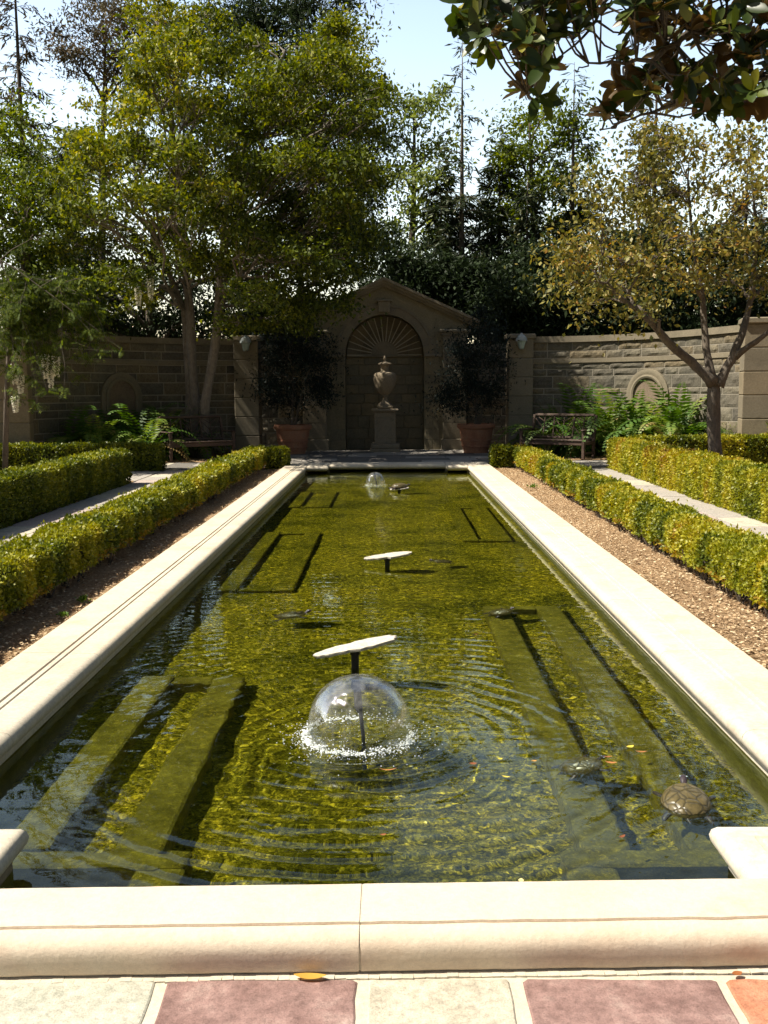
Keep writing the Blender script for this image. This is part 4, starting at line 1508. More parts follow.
# ================================================================== PEDESTAL, URN
ped = thing('stone_pedestal', (-.07, 25.35, 0), 'square stone pedestal under the urn, before the niche', 'pedestal')
mb = MB(); mb.box((0, 0, .05), (.76, .76, .10), bev=.015); mb.box((0, 0, .165), (.72, .72, .13), bev=.025); mb.build('plinth', M['urn'], ped)
mb = MB(); mb.box((0, 0, .615), (.53, .53, .77), bev=.01)
for yy, xx in ((-.268, 0),):
    mb.box((0, yy, .86), (.40, .012, .03), bev=.003); mb.box((0, yy, .37), (.40, .012, .03), bev=.003)
    mb.box((-.185, yy, .615), (.03, .012, .46), bev=.003); mb.box((.185, yy, .615), (.03, .012, .46), bev=.003)
mb.build('shaft', M['urn'], ped)
mb = MB(); mb.box((0, 0, 1.015), (.60, .60, .03), bev=.008); mb.box((0, 0, 1.06), (.68, .68, .06), bev=.015); mb.build('cap', M['urn'], ped)
urn = thing('lidded_urn', (-.07, 25.35, 1.092), 'tall lidded stone urn with swirled fluting on the pedestal', 'urn')
mb = MB(); mb.box((0, 0, .035), (.40, .40, .07), bev=.01)
mb.lathe([(.19, .07), (.19, .10), (.15, .13), (.075, .20), (.055, .26), (.06, .29), (.09, .31), (.09, .33), (.07, .34)], 40)
mb.build('foot', M['urn'], urn, smooth=50)
mb = MB()
pf = [(.07, .34), (.12, .37), (.18, .44), (.235, .54), (.27, .66), (.285, .76), (.28, .83), (.255, .88), (.2, .90)]
pf2 = []
for a, b in zip(pf, pf[1:]):
    for q in range(4): pf2.append((a[0] + (b[0] - a[0]) * q / 4, a[1] + (b[1] - a[1]) * q / 4))
pf2.append(pf[-1])
mb.lathe(pf2, 120, mod=lambda a, z: 1 + .055 * (abs(math.cos(9 * (a + (z - .34) * 2.6))) - .5) * min(1, max(0, (z - .35) * 12)) * min(1, max(0, (.89 - z) * 20)))
mb.build('bowl', M['urn'], urn, smooth='all')
mb = MB(); mb.lathe([(.2, .90), (.11, .92), (.095, .95), (.10, 1.05), (.12, 1.09), (.165, 1.105), (.165, 1.125), (.10, 1.15), (.05, 1.17), (.03, 1.20), (.045, 1.235), (.035, 1.27), (.01, 1.32)], 40)
mb.build('lid', M['urn'], urn, smooth=50)

# ================================================================== POTS + SHRUBS
def pot(x, y, label):
    t = thing('terracotta_pot', (x, y, .02), label, 'plant pot', group='terracotta pots beside the niche')
    mb = MB()
    mb.lathe([(.30, 0), (.30, .03), (.315, .08), (.335, .14), (.355, .145), (.36, .17), (.345, .18), (.365, .29), (.385, .295), (.39, .325), (.372, .335), (.415, .58), (.455, .60), (.468, .64), (.468, .69), (.445, .71), (.405, .71), (.395, .64)], 48)
    mb.build('pot_body', M['terracotta'], t, smooth=40)
    mb = MB(); mb.lathe([(.01, .66), (.2, .67), (.41, .655)], 24, cap=False); mb.build('potting_soil', M['soil'], t, smooth=40)
    return t
pot(-2.33, 24.55, 'terracotta pot with rolled rim to the left of the niche')
pot(2.16, 24.55, 'terracotta pot with rolled rim to the right of the niche')

def tubes_between(mb, a, b, r0, r1, sag=0., n=4, jit=.05, rnd=random, sides=5):
    a, b = Vector(a), Vector(b)
    pts = []
    for i in range(n + 1):
        t = i / n
        p = a.lerp(b, t)
        p.z += sag * 4 * t * (1 - t)
        if 0 < i < n: p += Vector((rnd.uniform(-jit, jit), rnd.uniform(-jit, jit), rnd.uniform(-jit, jit)))
        pts.append(p)
    mb.tube(pts, [r0 + (r1 - r0) * i / n for i in range(n + 1)], sides, cap=False)
    return pts

def tree(name, label, cat, trunks, blobs, mat_leaf, leafL=.11, leafW=.5, ncl=10, nleaf=220, seed=1, spread=.34, bark='bark', tb=(.1, .9), flat=.55, twig=.013, group=None, limb_r=.05, droop=.3, ztint=0.0, zmin=0.0, base=None):
    """trunks: lists of (point, radius); blobs: (centre, (rx,ry,rz)) crown masses. Leaves sit in small clumps on twigs inside each mass."""
    r = random.Random(seed)
    g = np.random.default_rng(seed)
    b0 = Vector(base) if base is not None else Vector(trunks[0][0][0])
    t = thing(name, b0, label, cat, group=group)
    mb = MB()
    allp = []
    for tr in trunks:
        pts = [Vector(p) - b0 for p, _ in tr]
        rr = [q for _, q in tr]
        P2, R2 = [], []
        for i in range(len(pts) - 1):
            for k_ in range(5):
                s = k_ / 5
                p = pts[i].lerp(pts[i + 1], s)
                p += Vector((math.sin(i * 2 + s * 3 + seed), math.cos(i + s * 4 + seed), 0)) * rr[i] * .22
                P2.append(p); R2.append((rr[i] + (rr[i + 1] - rr[i]) * s) * (1 + .06 * math.sin(7 * s + i * 3)))
        P2.append(pts[-1]); R2.append(rr[-1])
        R2[0] *= 1.5; R2[1] *= 1.12
        mb.tube(P2, R2, 12, cap=True)
        allp += list(zip(P2, R2))
    mb.build('trunk', M[bark], t, smooth='all')
    mb = MB()
    Cs, Ls, Ts = [], [], []
    for bi, (c, rad3) in enumerate(blobs):
        c = Vector(c) - b0
        rx, ry, rz = rad3
        # limb from the best trunk point
        best = min(allp, key=lambda q: (q[0] - c).length + (3 if q[0].z > c.z - .25 * (c - q[0]).to_2d().length - .1 else 0) + (2.5 if q[0].z < .25 * c.z else 0) + (6 if q[0].z < zmin else 0))
        lr = min(limb_r, best[1] * .75)
        lp = tubes_between(mb, best[0], c, lr, lr * .35, sag=.12, n=6, jit=.09 * (c - best[0]).length / 2, rnd=r, sides=7)
        ncl_ = max(3, int(ncl * (rx * rz + rx * ry) ** .8 * r.uniform(.85, 1.15)))
        btint = r.uniform(-.10, .10)
        for k_ in range(ncl_):
            th = r.uniform(0, 2 * PI); ph = math.acos(r.uniform(-.75, 1)); rr = r.uniform(.35, 1) ** .6
            q = c + Vector((rx * rr * math.sin(ph) * math.cos(th), ry * rr * math.sin(ph) * math.sin(th), rz * rr * math.cos(ph)))
            st = r.choice(lp[3:])
            tubes_between(mb, st, q, twig, twig * .35, n=3, jit=.06, rnd=r, sides=4)
            n = int(nleaf * r.uniform(.6, 1.3))
            sp = spread * r.choice((.5, .7, .9, 1.1, 1.6))
            C = g.normal(0, 1, (n, 3)) * np.array([sp, sp, sp * flat]) + np.array(q)
            Cs.append(C)
            Ls.append(np.full(n, leafL) * g.uniform(.65, 1.35, n))
            h = np.clip((q.z + b0.z) / 9, 0, 1)
            lft = 0
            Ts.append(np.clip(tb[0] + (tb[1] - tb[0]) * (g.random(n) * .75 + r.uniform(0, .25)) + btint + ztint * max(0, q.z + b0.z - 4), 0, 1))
    mb.build('branches', M[bark], t, smooth='all')
    if Cs:
        C = np.concatenate(Cs); L = np.concatenate(Ls); T = np.concatenate(Ts)
        n = len(C)
        D = g.normal(0, 1, (n, 3)); D[:, 2] -= droop
        H = g.normal(0, .55, (n, 3)) + np.array([0, 0, 1.])
        leaf_mesh('crown', C, D, H, L, L * leafW, mat_leaf, T, t)
    return t

def PB(px, py, Y, rpx, rpy, dy=.8):
    s = Y / 1000
    return (P(px, py, Y), (rpx * s, dy, rpy * s))

# shrubs standing in the pots
def potted(px, Y, x, label, seed, blobs):
    tree('potted_shrub', label, 'shrub', [[((x, Y, .66), .05), ((x, Y, 1.2), .04), ((x + .05, Y, 2.0), .02)], [((x + .05, Y, .66), .035), ((x + .25, Y - .1, 1.5), .02)]],
         [PB(a, b, Y, c, d, .65) for a, b, c, d in blobs], M['leaf_blue'], .08, .36, ncl=17, nleaf=170, seed=seed, spread=.22, tb=(.05, .95), flat=.8, group='dark evergreen shrubs in pots', limb_r=.02, twig=.007)
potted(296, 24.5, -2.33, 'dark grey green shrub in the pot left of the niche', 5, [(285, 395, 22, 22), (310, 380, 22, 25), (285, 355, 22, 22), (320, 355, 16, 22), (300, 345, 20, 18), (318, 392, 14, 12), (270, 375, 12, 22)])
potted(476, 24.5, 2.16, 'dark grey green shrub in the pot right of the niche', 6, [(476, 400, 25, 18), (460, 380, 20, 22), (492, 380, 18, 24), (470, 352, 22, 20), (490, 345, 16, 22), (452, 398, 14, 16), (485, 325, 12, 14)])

# ================================================================== LANTERNS
def lantern(px, py, y, label):
    c = P(px, py, y)
    t = thing('wall_lantern', (c.x, y, c.z), label, 'lantern', group='lanterns on the wall pillars')
    mb = MB(); mb.box((0, .11, -.02), (.12, .03, .26), bev=.008); mb.beam((0, .10, .02), (0, .0, .16), .02, .02)
    mb.build('bracket', M['lamp_metal'], t)
    mb = MB(); mb.lathe([(.055, -.17), (.065, -.15), (.10, -.02), (.115, .0), (.128, .015)], 8); mb.build('glass', M['lamp_glass'], t)
    mb = MB(); mb.lathe([(.14, .01), (.14, .03), (.12, .09), (.07, .15), (.03, .17), (.03, .19), (.012, .205)], 16)
    mb.build('cap', M['lamp_cap'], t, smooth=40)
    mb = MB(); mb.lathe([(.02, -.20), (.06, -.18), (.06, -.172)], 12); mb.build('base', M['lamp_metal'], t, smooth=40)
M['lamp_cap'] = stone('lamp_cap', (.30, .34, .33), (.36, .40, .39), None, 8, 40, .5, .2, .002, .2)
lantern(521.5, 341.5, 24.46, 'pale lantern on the pillar right of the niche')
lantern(245.5, 343.5, 24.46, 'dim lantern on the pillar left of the niche')

# ================================================================== BENCHES
def bench(x, y, rz, label):
    """front left leg at the origin; seat runs along +x; sitter faces -y"""
    t = thing('garden_bench', (x, y, .012), label, 'bench', rz=rz, group='lattice backed benches by the wall')
    L, D_ = 1.52, .58
    w_ = M['wood']
    for lx in (0, L):
        mb = MB(); mb.beam((lx, 0, 0), (lx, 0, .62), .06, .06, up=(0, 1, 0)); mb.build('leg', w_, t)
        mb = MB(); mb.beam((lx, D_ - .06, 0), (lx, D_ - .06, .42), .06, .06, up=(0, 1, 0)); mb.beam((lx, D_ - .06, .40), (lx, D_ + .06, .96), .055, .06, up=(0, 1, 0)); mb.build('leg', w_, t)
        mb = MB(); mb.box((lx, .25, .645), (.075, .66, .03), bev=.01); mb.build('armrest', w_, t)
        mb = MB(); mb.beam((lx, .03, .36), (lx, D_ - .09, .36), .035, .07); mb.beam((lx, .03, .14), (lx, D_ - .09, .14), .03, .04); mb.build('side_rail', w_, t)
    mb = MB(); mb.box((L / 2, .0, .36), (L - .06, .035, .08), bev=.004); mb.build('front_rail', w_, t)
    mb = MB()
    for i in range(6): mb.box((L / 2, .0 + .095 * i, .418), (L - .065 if i not in (0,) else L + .0, .078, .022), bev=.005)
    mb.build('seat', w_, t)
    # back: frame with chevron lattice
    def bp(u, v): return Vector((.03 + (L - .06) * u, D_ - .055 + .115 * v, .46 + .50 * v))
    mb = MB()
    mb.beam(bp(0, 1.0), bp(1, 1.0), .05, .075, up=(0, -1, .25)); mb.beam(bp(0, .0), bp(1, .0), .045, .06, up=(0, -1, .25))
    for u in (.333, .667): mb.beam(bp(u, 0), bp(u, 1), .03, .035, up=(0, 1, 0))
    n3 = 3
    for q in range(3):
        u0, u1 = q / 3 + .0, (q + 1) / 3
        um = (u0 + u1) / 2
        mb.beam(bp(um, 0), bp(um, 1), .02, .03, up=(0, 1, 0), bev=.002)
        for s, (ua, ub) in enumerate(((u0, um), (u1, um))):
            for k_ in (-.35, 0, .35, .7):
                va, vb = k_ + .35, k_ + .0 + .0
                # strut rising outward
                pa, pb_ = (ua, min(1, max(0, k_ + .5))), (ub, min(1, max(0, k_)))
                if abs(pa[1] - pb_[1]) > .15: mb.beam(bp(*pa), bp(*pb_), .016, .024, up=(0, 1, 0), bev=.002)
    mb.build('backrest', w_, t)
    return t
# right bench: right front leg near (4.24, 21.7), running away to the left
ang = rad(-36)
L = 1.52
bench(4.24 - L * math.cos(ang), 21.7 - L * math.sin(ang), ang, 'brown lattice backed bench right of the pool, half behind the hedge')
bench(-4.72, 21.75, rad(36), 'dark lattice backed bench by the twin trunks left of the pool')

# ================================================================== FERNS
def fern_mesh(seed, nf=22, Lf=.75, upr=.6):
    r = random.Random(seed)
    Cs, Ds, Ns, Ls, Ts = [], [], [], [], []
    for f in range(nf):
        az = 2 * PI * f / nf + r.uniform(-.3, .3)
        el = r.uniform(.5, 1.35) * upr + .3
        l = Lf * r.uniform(.7, 1.15)
        p = Vector((0, 0, .03)); d = Vector((math.cos(az) * math.cos(el), math.sin(az) * math.cos(el), math.sin(el)))
        n = 20
        tint = r.uniform(.15, .9) if r.random() > .07 else 1
        for i in range(n):
            p = p + d * l / n
            d = (d + Vector((0, 0, -.085 - .004 * i))).normalized()
            side = d.cross(Vector((0, 0, 1))).normalized()
            if i < 3: continue
            pl_ = .14 * l * math.sin(PI * (i / n) ** .75) + .015
            up = side.cross(d)
            for s in (-1, 1):
                Cs.append(p); Ds.append(side * s + d * .45 + Vector((0, 0, -.15))); Ns.append(up); Ls.append(pl_); Ts.append(tint + r.uniform(-.1, .1))
    C = np.array([tuple(v) for v in Cs]); D = np.array([tuple(v) for v in Ds]); N_ = np.array([tuple(v) for v in Ns])
    o = leaf_mesh('fern', C, D, N_, np.array(Ls), np.full(len(C), .034), M['fern'], np.clip(Ts, 0, 1))
    me = o.data
    bpy.data.objects.remove(o)
    return me
ferns = [fern_mesh(i, 24, .8 + .05 * i, .5 + .12 * i) for i in range(4)]
ordn = ['first', 'second', 'third', 'fourth', 'fifth', 'sixth', 'seventh', 'eighth', 'ninth', 'tenth', 'eleventh', 'twelfth', 'thirteenth', 'fourteenth', 'fifteenth', 'sixteenth', 'seventeenth', 'eighteenth']
def put_ferns(pts, side, seed, sc):
    r = random.Random(seed)
    for i, (x, y) in enumerate(pts):
        o = bpy.data.objects.new('fern', r.choice(ferns))
        COL.objects.link(o)
        o.location = (x, y, .03); o.rotation_euler = (0, 0, r.uniform(0, 6.28)); s = sc * r.uniform(.85, 1.25); o.scale = (s, s, s * 1.15)
        tag(o, f'arching green fern in the {side} wall bed, {ordn[i]} counting outward from the niche', 'fern', 'ferns in the wall beds')
put_ferns([(3.55, 23.9), (4.1, 24.0), (4.35, 23.3), (4.75, 23.8), (5.0, 22.9), (5.3, 23.5), (5.5, 22.5), (5.75, 23.1), (5.95, 22.2), (6.15, 22.8), (6.3, 21.9), (6.5, 22.3), (6.75, 21.7), (3.75, 23.2), (4.6, 24.3), (5.6, 22.0), (6.1, 21.5)], 'right', 3, 1.6)
put_ferns([(-4.6, 23.6), (-5.0, 22.8), (-5.2, 23.6), (-5.55, 22.6), (-5.7, 23.2), (-6.1, 22.6), (-6.5, 22.0), (-6.9, 21.6), (-5.35, 22.0), (-6.3, 21.4)], 'left', 4, 1.5)
# upright grey-green rosemary bush by the right end pillar
def bush(x, y, h, w_, label, seed, mat_, name='rosemary_bush', n=90, ll=.045):
    r = random.Random(seed)
    g = np.random.default_rng(seed)
    t = thing(name, (x, y, 0), label, 'bush')
    mb = MB(); Cs = []; Ds = []
    for _ in range(n):
        a = r.uniform(0, 2 * PI); k_ = r.random() ** .5 * w_
        q = Vector((math.cos(a) * k_, math.sin(a) * k_, h * r.uniform(.55, 1) * (1 - .4 * (k_ / w_) ** 2)))
        pts = tubes_between(mb, (q.x * .25, q.y * .25, 0), q, .005, .002, n=4, jit=.03, rnd=r, sides=4)
        for i in range(26):
            s = r.uniform(.25, 1) * 4
            i0 = min(int(s), 3)
            p = pts[i0].lerp(pts[i0 + 1], s - i0)
            Cs.append(tuple(p)); dd = (q.normalized() * .8 + Vector((r.gauss(0, .7), r.gauss(0, .7), r.gauss(0, .4))))
            Ds.append(tuple(dd))
    mb.build('stems', M['bark'], t)
    C = np.array(Cs); D = np.array(Ds)
    leaf_mesh('foliage', C, D, g.normal(0, 1, C.shape), ll * g.uniform(.7, 1.4, len(C)), ll * .25, mat_, g.random(len(C)), t)
bush(6.9, 20.75, 1.0, .5, 'upright grey green bush before the right end pillar', 3, M['leaf_pale'], n=120)
bush(7.75, 19.6, 1.15, .4, 'yellowish shrub at the far right end of the hedge', 5, M['leaf_lime'], name='yellow_shrub', n=60, ll=.07)

# ================================================================== TREES
YT = 23.4
# left pair of trunks with big layered crowns
def trunk_px(pts, Y, dy=0):
    return [(P(px, py, Y + dy) if py is not None else None, r_) for px, py, r_ in pts]
bA = (-4.62, 23.5, 0)
tA = [[(Vector(bA), .13), (P(196, 400, 23.5), .12), (P(188, 290, 23.5), .10), (P(176, 190, 23.5), .085), (P(172, 120, 23.5), .06), (P(165, 50, 23.5), .03)],
      [(Vector((-4.75, 23.55, 0)), .09), (P(190, 390, 23.55), .085), (P(184, 310, 23.55), .07), (P(150, 230, 23.2), .05), (P(110, 190, 23), .03)]]
blA = [(120, 235, 34, 18), (85, 210, 28, 14), (150, 262, 30, 16), (175, 225, 28, 16), (100, 170, 34, 16), (140, 145, 34, 16), (185, 165, 26, 20), (120, 110, 32, 16), (165, 95, 32, 18), (205, 110, 28, 20), (145, 60, 28, 18), (185, 45, 28, 18), (215, 55, 22, 18), (160, 18, 30, 16), (205, 15, 24, 16), (88, 140, 22, 12), (75, 245, 22, 14), (115, 275, 26, 14), (190, 255, 24, 16), (160, 195, 26, 14), (70, 180, 18, 10), (140, 300, 22, 12)]
rA = random.Random(2)
def deepen(bl, bs, Yf, Yb, r):
    out = list(bs)
    for a, b, c, d in bl:
        if b < 300 and r.random() < .45: out.append(PB(a, b + r.uniform(-4, 10), Yf + r.uniform(-.9, .9), c * .8, d * .9, .9))
        if b < 240 and r.random() < .8: out.append(PB(a, b + r.uniform(0, 12), Yb + r.uniform(-1, 1), c * .85, d * .9, 1.0))
    return out
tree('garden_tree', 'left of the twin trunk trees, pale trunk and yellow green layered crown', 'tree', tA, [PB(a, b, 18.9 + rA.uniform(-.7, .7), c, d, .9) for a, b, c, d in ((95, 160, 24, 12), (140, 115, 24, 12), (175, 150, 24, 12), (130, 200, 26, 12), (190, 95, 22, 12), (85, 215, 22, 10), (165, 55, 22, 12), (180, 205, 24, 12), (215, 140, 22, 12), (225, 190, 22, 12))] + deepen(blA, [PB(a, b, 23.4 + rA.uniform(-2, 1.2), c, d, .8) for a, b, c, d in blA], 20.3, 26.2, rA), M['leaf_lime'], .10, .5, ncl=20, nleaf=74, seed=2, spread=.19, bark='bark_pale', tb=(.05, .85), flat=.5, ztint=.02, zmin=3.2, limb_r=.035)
bB = (-4.25, 23.1, 0)
tB = [[(Vector(bB), .13), (P(206, 405, 23.1), .115), (P(216, 330, 23.1), .105), (P(220, 270, 23.1), .095), (P(232, 190, 23.1), .08), (P(262, 110, 23), .05), (P(285, 50, 23), .03)]]
blB = [(250, 290, 30, 18), (285, 300, 28, 20), (320, 285, 28, 22), (345, 255, 26, 22), (300, 255, 30, 22), (255, 240, 30, 22), (225, 215, 28, 20), (290, 210, 32, 22), (340, 210, 28, 22), (362, 235, 18, 18), (250, 175, 32, 20), (300, 160, 32, 20), (345, 165, 30, 20), (372, 180, 16, 18), (235, 130, 28, 20), (280, 115, 30, 20), (325, 115, 30, 20), (360, 120, 24, 20), (378, 95, 12, 14), (295, 82, 24, 14), (328, 58, 28, 16), (350, 78, 24, 16), (255, 85, 26, 18), (345, 32, 22, 12), (248, 45, 18, 14), (240, 322, 24, 9), (330, 310, 24, 12), (285, 325, 26, 10), (205, 185, 22, 18), (215, 265, 20, 14), (315, 230, 28, 20)]
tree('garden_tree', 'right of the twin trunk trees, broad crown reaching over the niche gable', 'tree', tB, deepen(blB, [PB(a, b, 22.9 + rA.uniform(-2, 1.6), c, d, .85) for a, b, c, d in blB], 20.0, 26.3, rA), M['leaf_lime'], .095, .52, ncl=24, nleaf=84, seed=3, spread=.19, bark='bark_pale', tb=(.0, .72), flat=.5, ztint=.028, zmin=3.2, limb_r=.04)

# small spreading tree in the right parterre
bR = (5.42, 16.5, 0)
Yr = 16.5
tR = [[(Vector(bR), .12), (P(716, 455, Yr), .112), (P(714, 400, Yr), .105), (P(712, 378, Yr), .10)],
      [(P(712, 382, Yr), .085), (P(692, 362, Yr), .075), (P(668, 342, Yr - .2), .065), (P(650, 322, Yr - .4), .05), (P(625, 300, Yr - .5), .03), (P(600, 282, Yr - .6), .018)],
      [(P(710, 380, Yr), .07), (P(706, 340, Yr + .2), .06), (P(703, 300, Yr + .3), .045), (P(692, 240, Yr + .3), .03), (P(688, 180, Yr), .016)],
      [(P(716, 385, Yr), .085), (P(732, 360, Yr), .075), (P(742, 335, Yr), .06), (P(750, 300, Yr + .3), .045), (P(758, 240, Yr + .3), .03), (P(752, 180, Yr), .016)],
      [(P(734, 356, Yr), .055), (P(756, 342, Yr - .3), .045), (P(785, 320, Yr - .5), .03), (P(815, 280, Yr - .6), .016)]]
blR = []
rR = random.Random(8)
for (a, b, c, d) in [(580, 280, 24, 16), (605, 255, 28, 18), (575, 245, 20, 14), (620, 290, 26, 14), (640, 260, 28, 18), (610, 220, 28, 18), (645, 220, 30, 18), (600, 190, 24, 16), (635, 180, 28, 16), (675, 190, 28, 18), (660, 150, 26, 14), (695, 145, 26, 14), (730, 160, 26, 16), (715, 195, 28, 18), (680, 235, 28, 18), (720, 240, 28, 18), (755, 200, 24, 20), (760, 240, 22, 20), (680, 275, 28, 14), (720, 280, 26, 14), (760, 280, 22, 16), (640, 312, 20, 8), (800, 220, 30, 24), (830, 260, 28, 20), (800, 280, 26, 18), (790, 170, 28, 18), (750, 140, 24, 12), (600, 300, 20, 10), (562, 262, 12, 10), (655, 130, 20, 8)]:
    blR.append(PB(a, b, Yr + rR.uniform(-1.3, 1.3), c, d, .7))
tree('parterre_tree', 'small tree with forked trunk and bronze leaves inside the right hedges', 'tree', tR, blR, M['leaf_bronze'], .088, .55, ncl=25, nleaf=40, seed=8, spread=.22, bark='bark', tb=(.0, .95), flat=.8, limb_r=.035, twig=.009, droop=.6)

# light, tall tree behind the gable
def simple_tree(label, px, Y, top_py, blobs, mat_, seed, name='background_tree', group='trees behind the walls', r0=.16, **kw):
    base = P(px, 380, Y); base.z = 0
    rr = random.Random(seed)
    pts = [(base, r0), (P(px + rr.uniform(-3, 3), 300, Y), r0 * .8), (P(px + rr.uniform(-5, 5), (300 + top_py) / 2, Y), r0 * .5), (P(px + rr.uniform(-6, 6), top_py + 12, Y), r0 * .15)]
    return tree(name, label, 'tree', [pts], [PB(a, b, Y + rr.uniform(-1.3, 1.3), c, d, 1.0) for a, b, c, d in blobs], mat_, seed=seed, group=group, **kw)
simple_tree('slender pale green tree behind the gable, left of the tall bare topped conifer', 412, 33, 85,
            [(405, 110, 16, 12), (425, 115, 16, 14), (440, 100, 12, 10), (395, 135, 14, 12), (415, 150, 18, 12), (440, 145, 14, 12), (400, 175, 14, 12), (430, 185, 16, 12), (412, 210, 14, 12), (398, 235, 12, 14), (425, 240, 14, 12), (408, 270, 14, 14), (437, 215, 10, 12), (445, 170, 10, 10)],
            M['leaf_pale'], 21, leafL=.16, leafW=.5, ncl=10, nleaf=62, spread=.34, bark='bark', tb=(.0, .9), limb_r=.06)
simple_tree('green tree between the two bare topped conifers', 535, 33, 100,
            [(525, 125, 16, 14), (545, 115, 18, 12), (510, 150, 14, 14), (535, 155, 20, 14), (560, 145, 16, 14), (515, 185, 16, 14), (545, 190, 20, 14), (570, 180, 14, 14), (525, 215, 18, 14), (505, 225, 14, 16), (555, 225, 20, 16), (575, 215, 16, 16), (530, 250, 20, 16), (505, 260, 14, 14), (580, 125, 14, 12), (590, 160, 12, 14), (560, 260, 20, 16)],
            M['leaf_mid'], 22, leafL=.15, leafW=.5, ncl=13, nleaf=62, spread=.42, tb=(.2, 1), limb_r=.07)
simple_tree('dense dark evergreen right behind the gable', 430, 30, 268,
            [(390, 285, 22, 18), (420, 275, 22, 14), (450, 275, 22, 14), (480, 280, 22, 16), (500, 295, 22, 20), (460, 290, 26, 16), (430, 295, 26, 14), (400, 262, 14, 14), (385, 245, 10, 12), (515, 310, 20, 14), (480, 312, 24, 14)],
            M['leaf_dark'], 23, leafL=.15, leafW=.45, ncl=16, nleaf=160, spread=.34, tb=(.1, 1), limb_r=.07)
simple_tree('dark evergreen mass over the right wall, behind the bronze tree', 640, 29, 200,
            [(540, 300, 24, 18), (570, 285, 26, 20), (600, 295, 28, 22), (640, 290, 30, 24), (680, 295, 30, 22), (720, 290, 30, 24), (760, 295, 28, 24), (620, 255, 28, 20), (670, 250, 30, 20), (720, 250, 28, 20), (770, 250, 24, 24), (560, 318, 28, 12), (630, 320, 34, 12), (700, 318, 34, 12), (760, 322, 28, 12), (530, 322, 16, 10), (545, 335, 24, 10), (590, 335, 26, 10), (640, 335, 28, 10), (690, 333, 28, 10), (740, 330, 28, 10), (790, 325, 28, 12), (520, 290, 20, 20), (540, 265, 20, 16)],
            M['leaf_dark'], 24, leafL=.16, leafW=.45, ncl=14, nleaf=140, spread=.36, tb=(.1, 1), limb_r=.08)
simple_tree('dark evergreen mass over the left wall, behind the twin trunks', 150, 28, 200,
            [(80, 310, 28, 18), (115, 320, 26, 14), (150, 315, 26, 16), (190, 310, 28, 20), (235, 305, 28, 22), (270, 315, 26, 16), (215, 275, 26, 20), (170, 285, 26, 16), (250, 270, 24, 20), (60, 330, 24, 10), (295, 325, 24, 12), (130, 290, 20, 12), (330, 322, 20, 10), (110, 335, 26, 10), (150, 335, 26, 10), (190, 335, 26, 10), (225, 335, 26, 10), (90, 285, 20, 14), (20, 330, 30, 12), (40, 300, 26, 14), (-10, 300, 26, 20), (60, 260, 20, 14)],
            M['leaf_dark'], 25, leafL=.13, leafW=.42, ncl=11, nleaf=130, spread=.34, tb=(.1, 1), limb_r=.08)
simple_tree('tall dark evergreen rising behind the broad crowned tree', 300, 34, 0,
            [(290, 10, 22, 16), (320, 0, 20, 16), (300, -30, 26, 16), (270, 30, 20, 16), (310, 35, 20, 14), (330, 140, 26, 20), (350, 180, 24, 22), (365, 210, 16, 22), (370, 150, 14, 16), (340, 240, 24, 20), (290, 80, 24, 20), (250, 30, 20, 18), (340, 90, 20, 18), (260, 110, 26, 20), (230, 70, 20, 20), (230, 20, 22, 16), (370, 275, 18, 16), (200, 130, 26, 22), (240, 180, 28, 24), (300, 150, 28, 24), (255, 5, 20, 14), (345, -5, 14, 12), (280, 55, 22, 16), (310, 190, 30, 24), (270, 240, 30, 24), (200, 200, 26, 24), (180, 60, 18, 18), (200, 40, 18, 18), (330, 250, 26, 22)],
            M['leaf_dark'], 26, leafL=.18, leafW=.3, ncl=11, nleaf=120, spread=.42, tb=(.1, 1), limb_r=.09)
simple_tree('mid green leafy tree at the left edge above the wisteria', 25, 24, 150,
            [(15, 175, 24, 14), (40, 195, 22, 14), (10, 210, 24, 14), (35, 235, 24, 14), (5, 250, 24, 16), (50, 265, 22, 14), (20, 285, 26, 14), (55, 300, 24, 12), (10, 315, 24, 12), (-25, 200, 26, 20), (-30, 260, 26, 20), (-25, 310, 26, 16), (75, 285, 18, 12), (30, 155, 16, 10), (5, 140, 18, 12), (0, 180, 20, 14), (60, 225, 16, 14), (30, 250, 24, 16), (15, 120, 14, 10), (65, 320, 22, 12), (30, 330, 26, 12), (90, 310, 16, 10)],
            M['leaf_mid'], 27, leafL=.11, leafW=.5, ncl=13, nleaf=120, spread=.28, tb=(.05, .95), limb_r=.05, name='garden_tree', group=None)
simple_tree('reddish brown leaved treetop at the upper left', 105, 30, 10,
            [(90, 25, 18, 12), (115, 15, 18, 10), (85, 70, 18, 12), (110, 75, 18, 12), (60, 35, 12, 10), (150, 60, 16, 14), (150, 95, 18, 12), (130, 20, 16, 12), (105, 45, 20, 10), (75, 55, 16, 10), (125, 60, 16, 10), (140, 35, 16, 12), (95, 0, 20, 10), (130, 85, 14, 10), (100, -20, 22, 10)],
            M['needle_brown'], 28, leafL=.15, leafW=.3, ncl=12, nleaf=75, spread=.34, tb=(.2, 1), limb_r=.05)

simple_tree('dark shrubby tree peeping over the recess wall left of the niche', 300, 28.5, 300, [(265, 338, 18, 12), (290, 335, 20, 14), (320, 330, 20, 14), (345, 315, 16, 14), (275, 320, 18, 14), (250, 330, 16, 14)], M['leaf_dark'], 41, leafL=.13, leafW=.45, ncl=18, nleaf=160, spread=.3, tb=(.1, 1), limb_r=.05, r0=.08)
simple_tree('dark shrubby tree peeping over the recess wall right of the niche', 490, 28.5, 295, [(470, 330, 18, 14), (490, 325, 20, 16), (510, 330, 20, 14), (480, 305, 18, 14), (505, 305, 18, 14), (530, 325, 18, 12)], M['leaf_dark'], 42, leafL=.13, leafW=.45, ncl=18, nleaf=160, spread=.3, tb=(.1, 1), limb_r=.05, r0=.08)

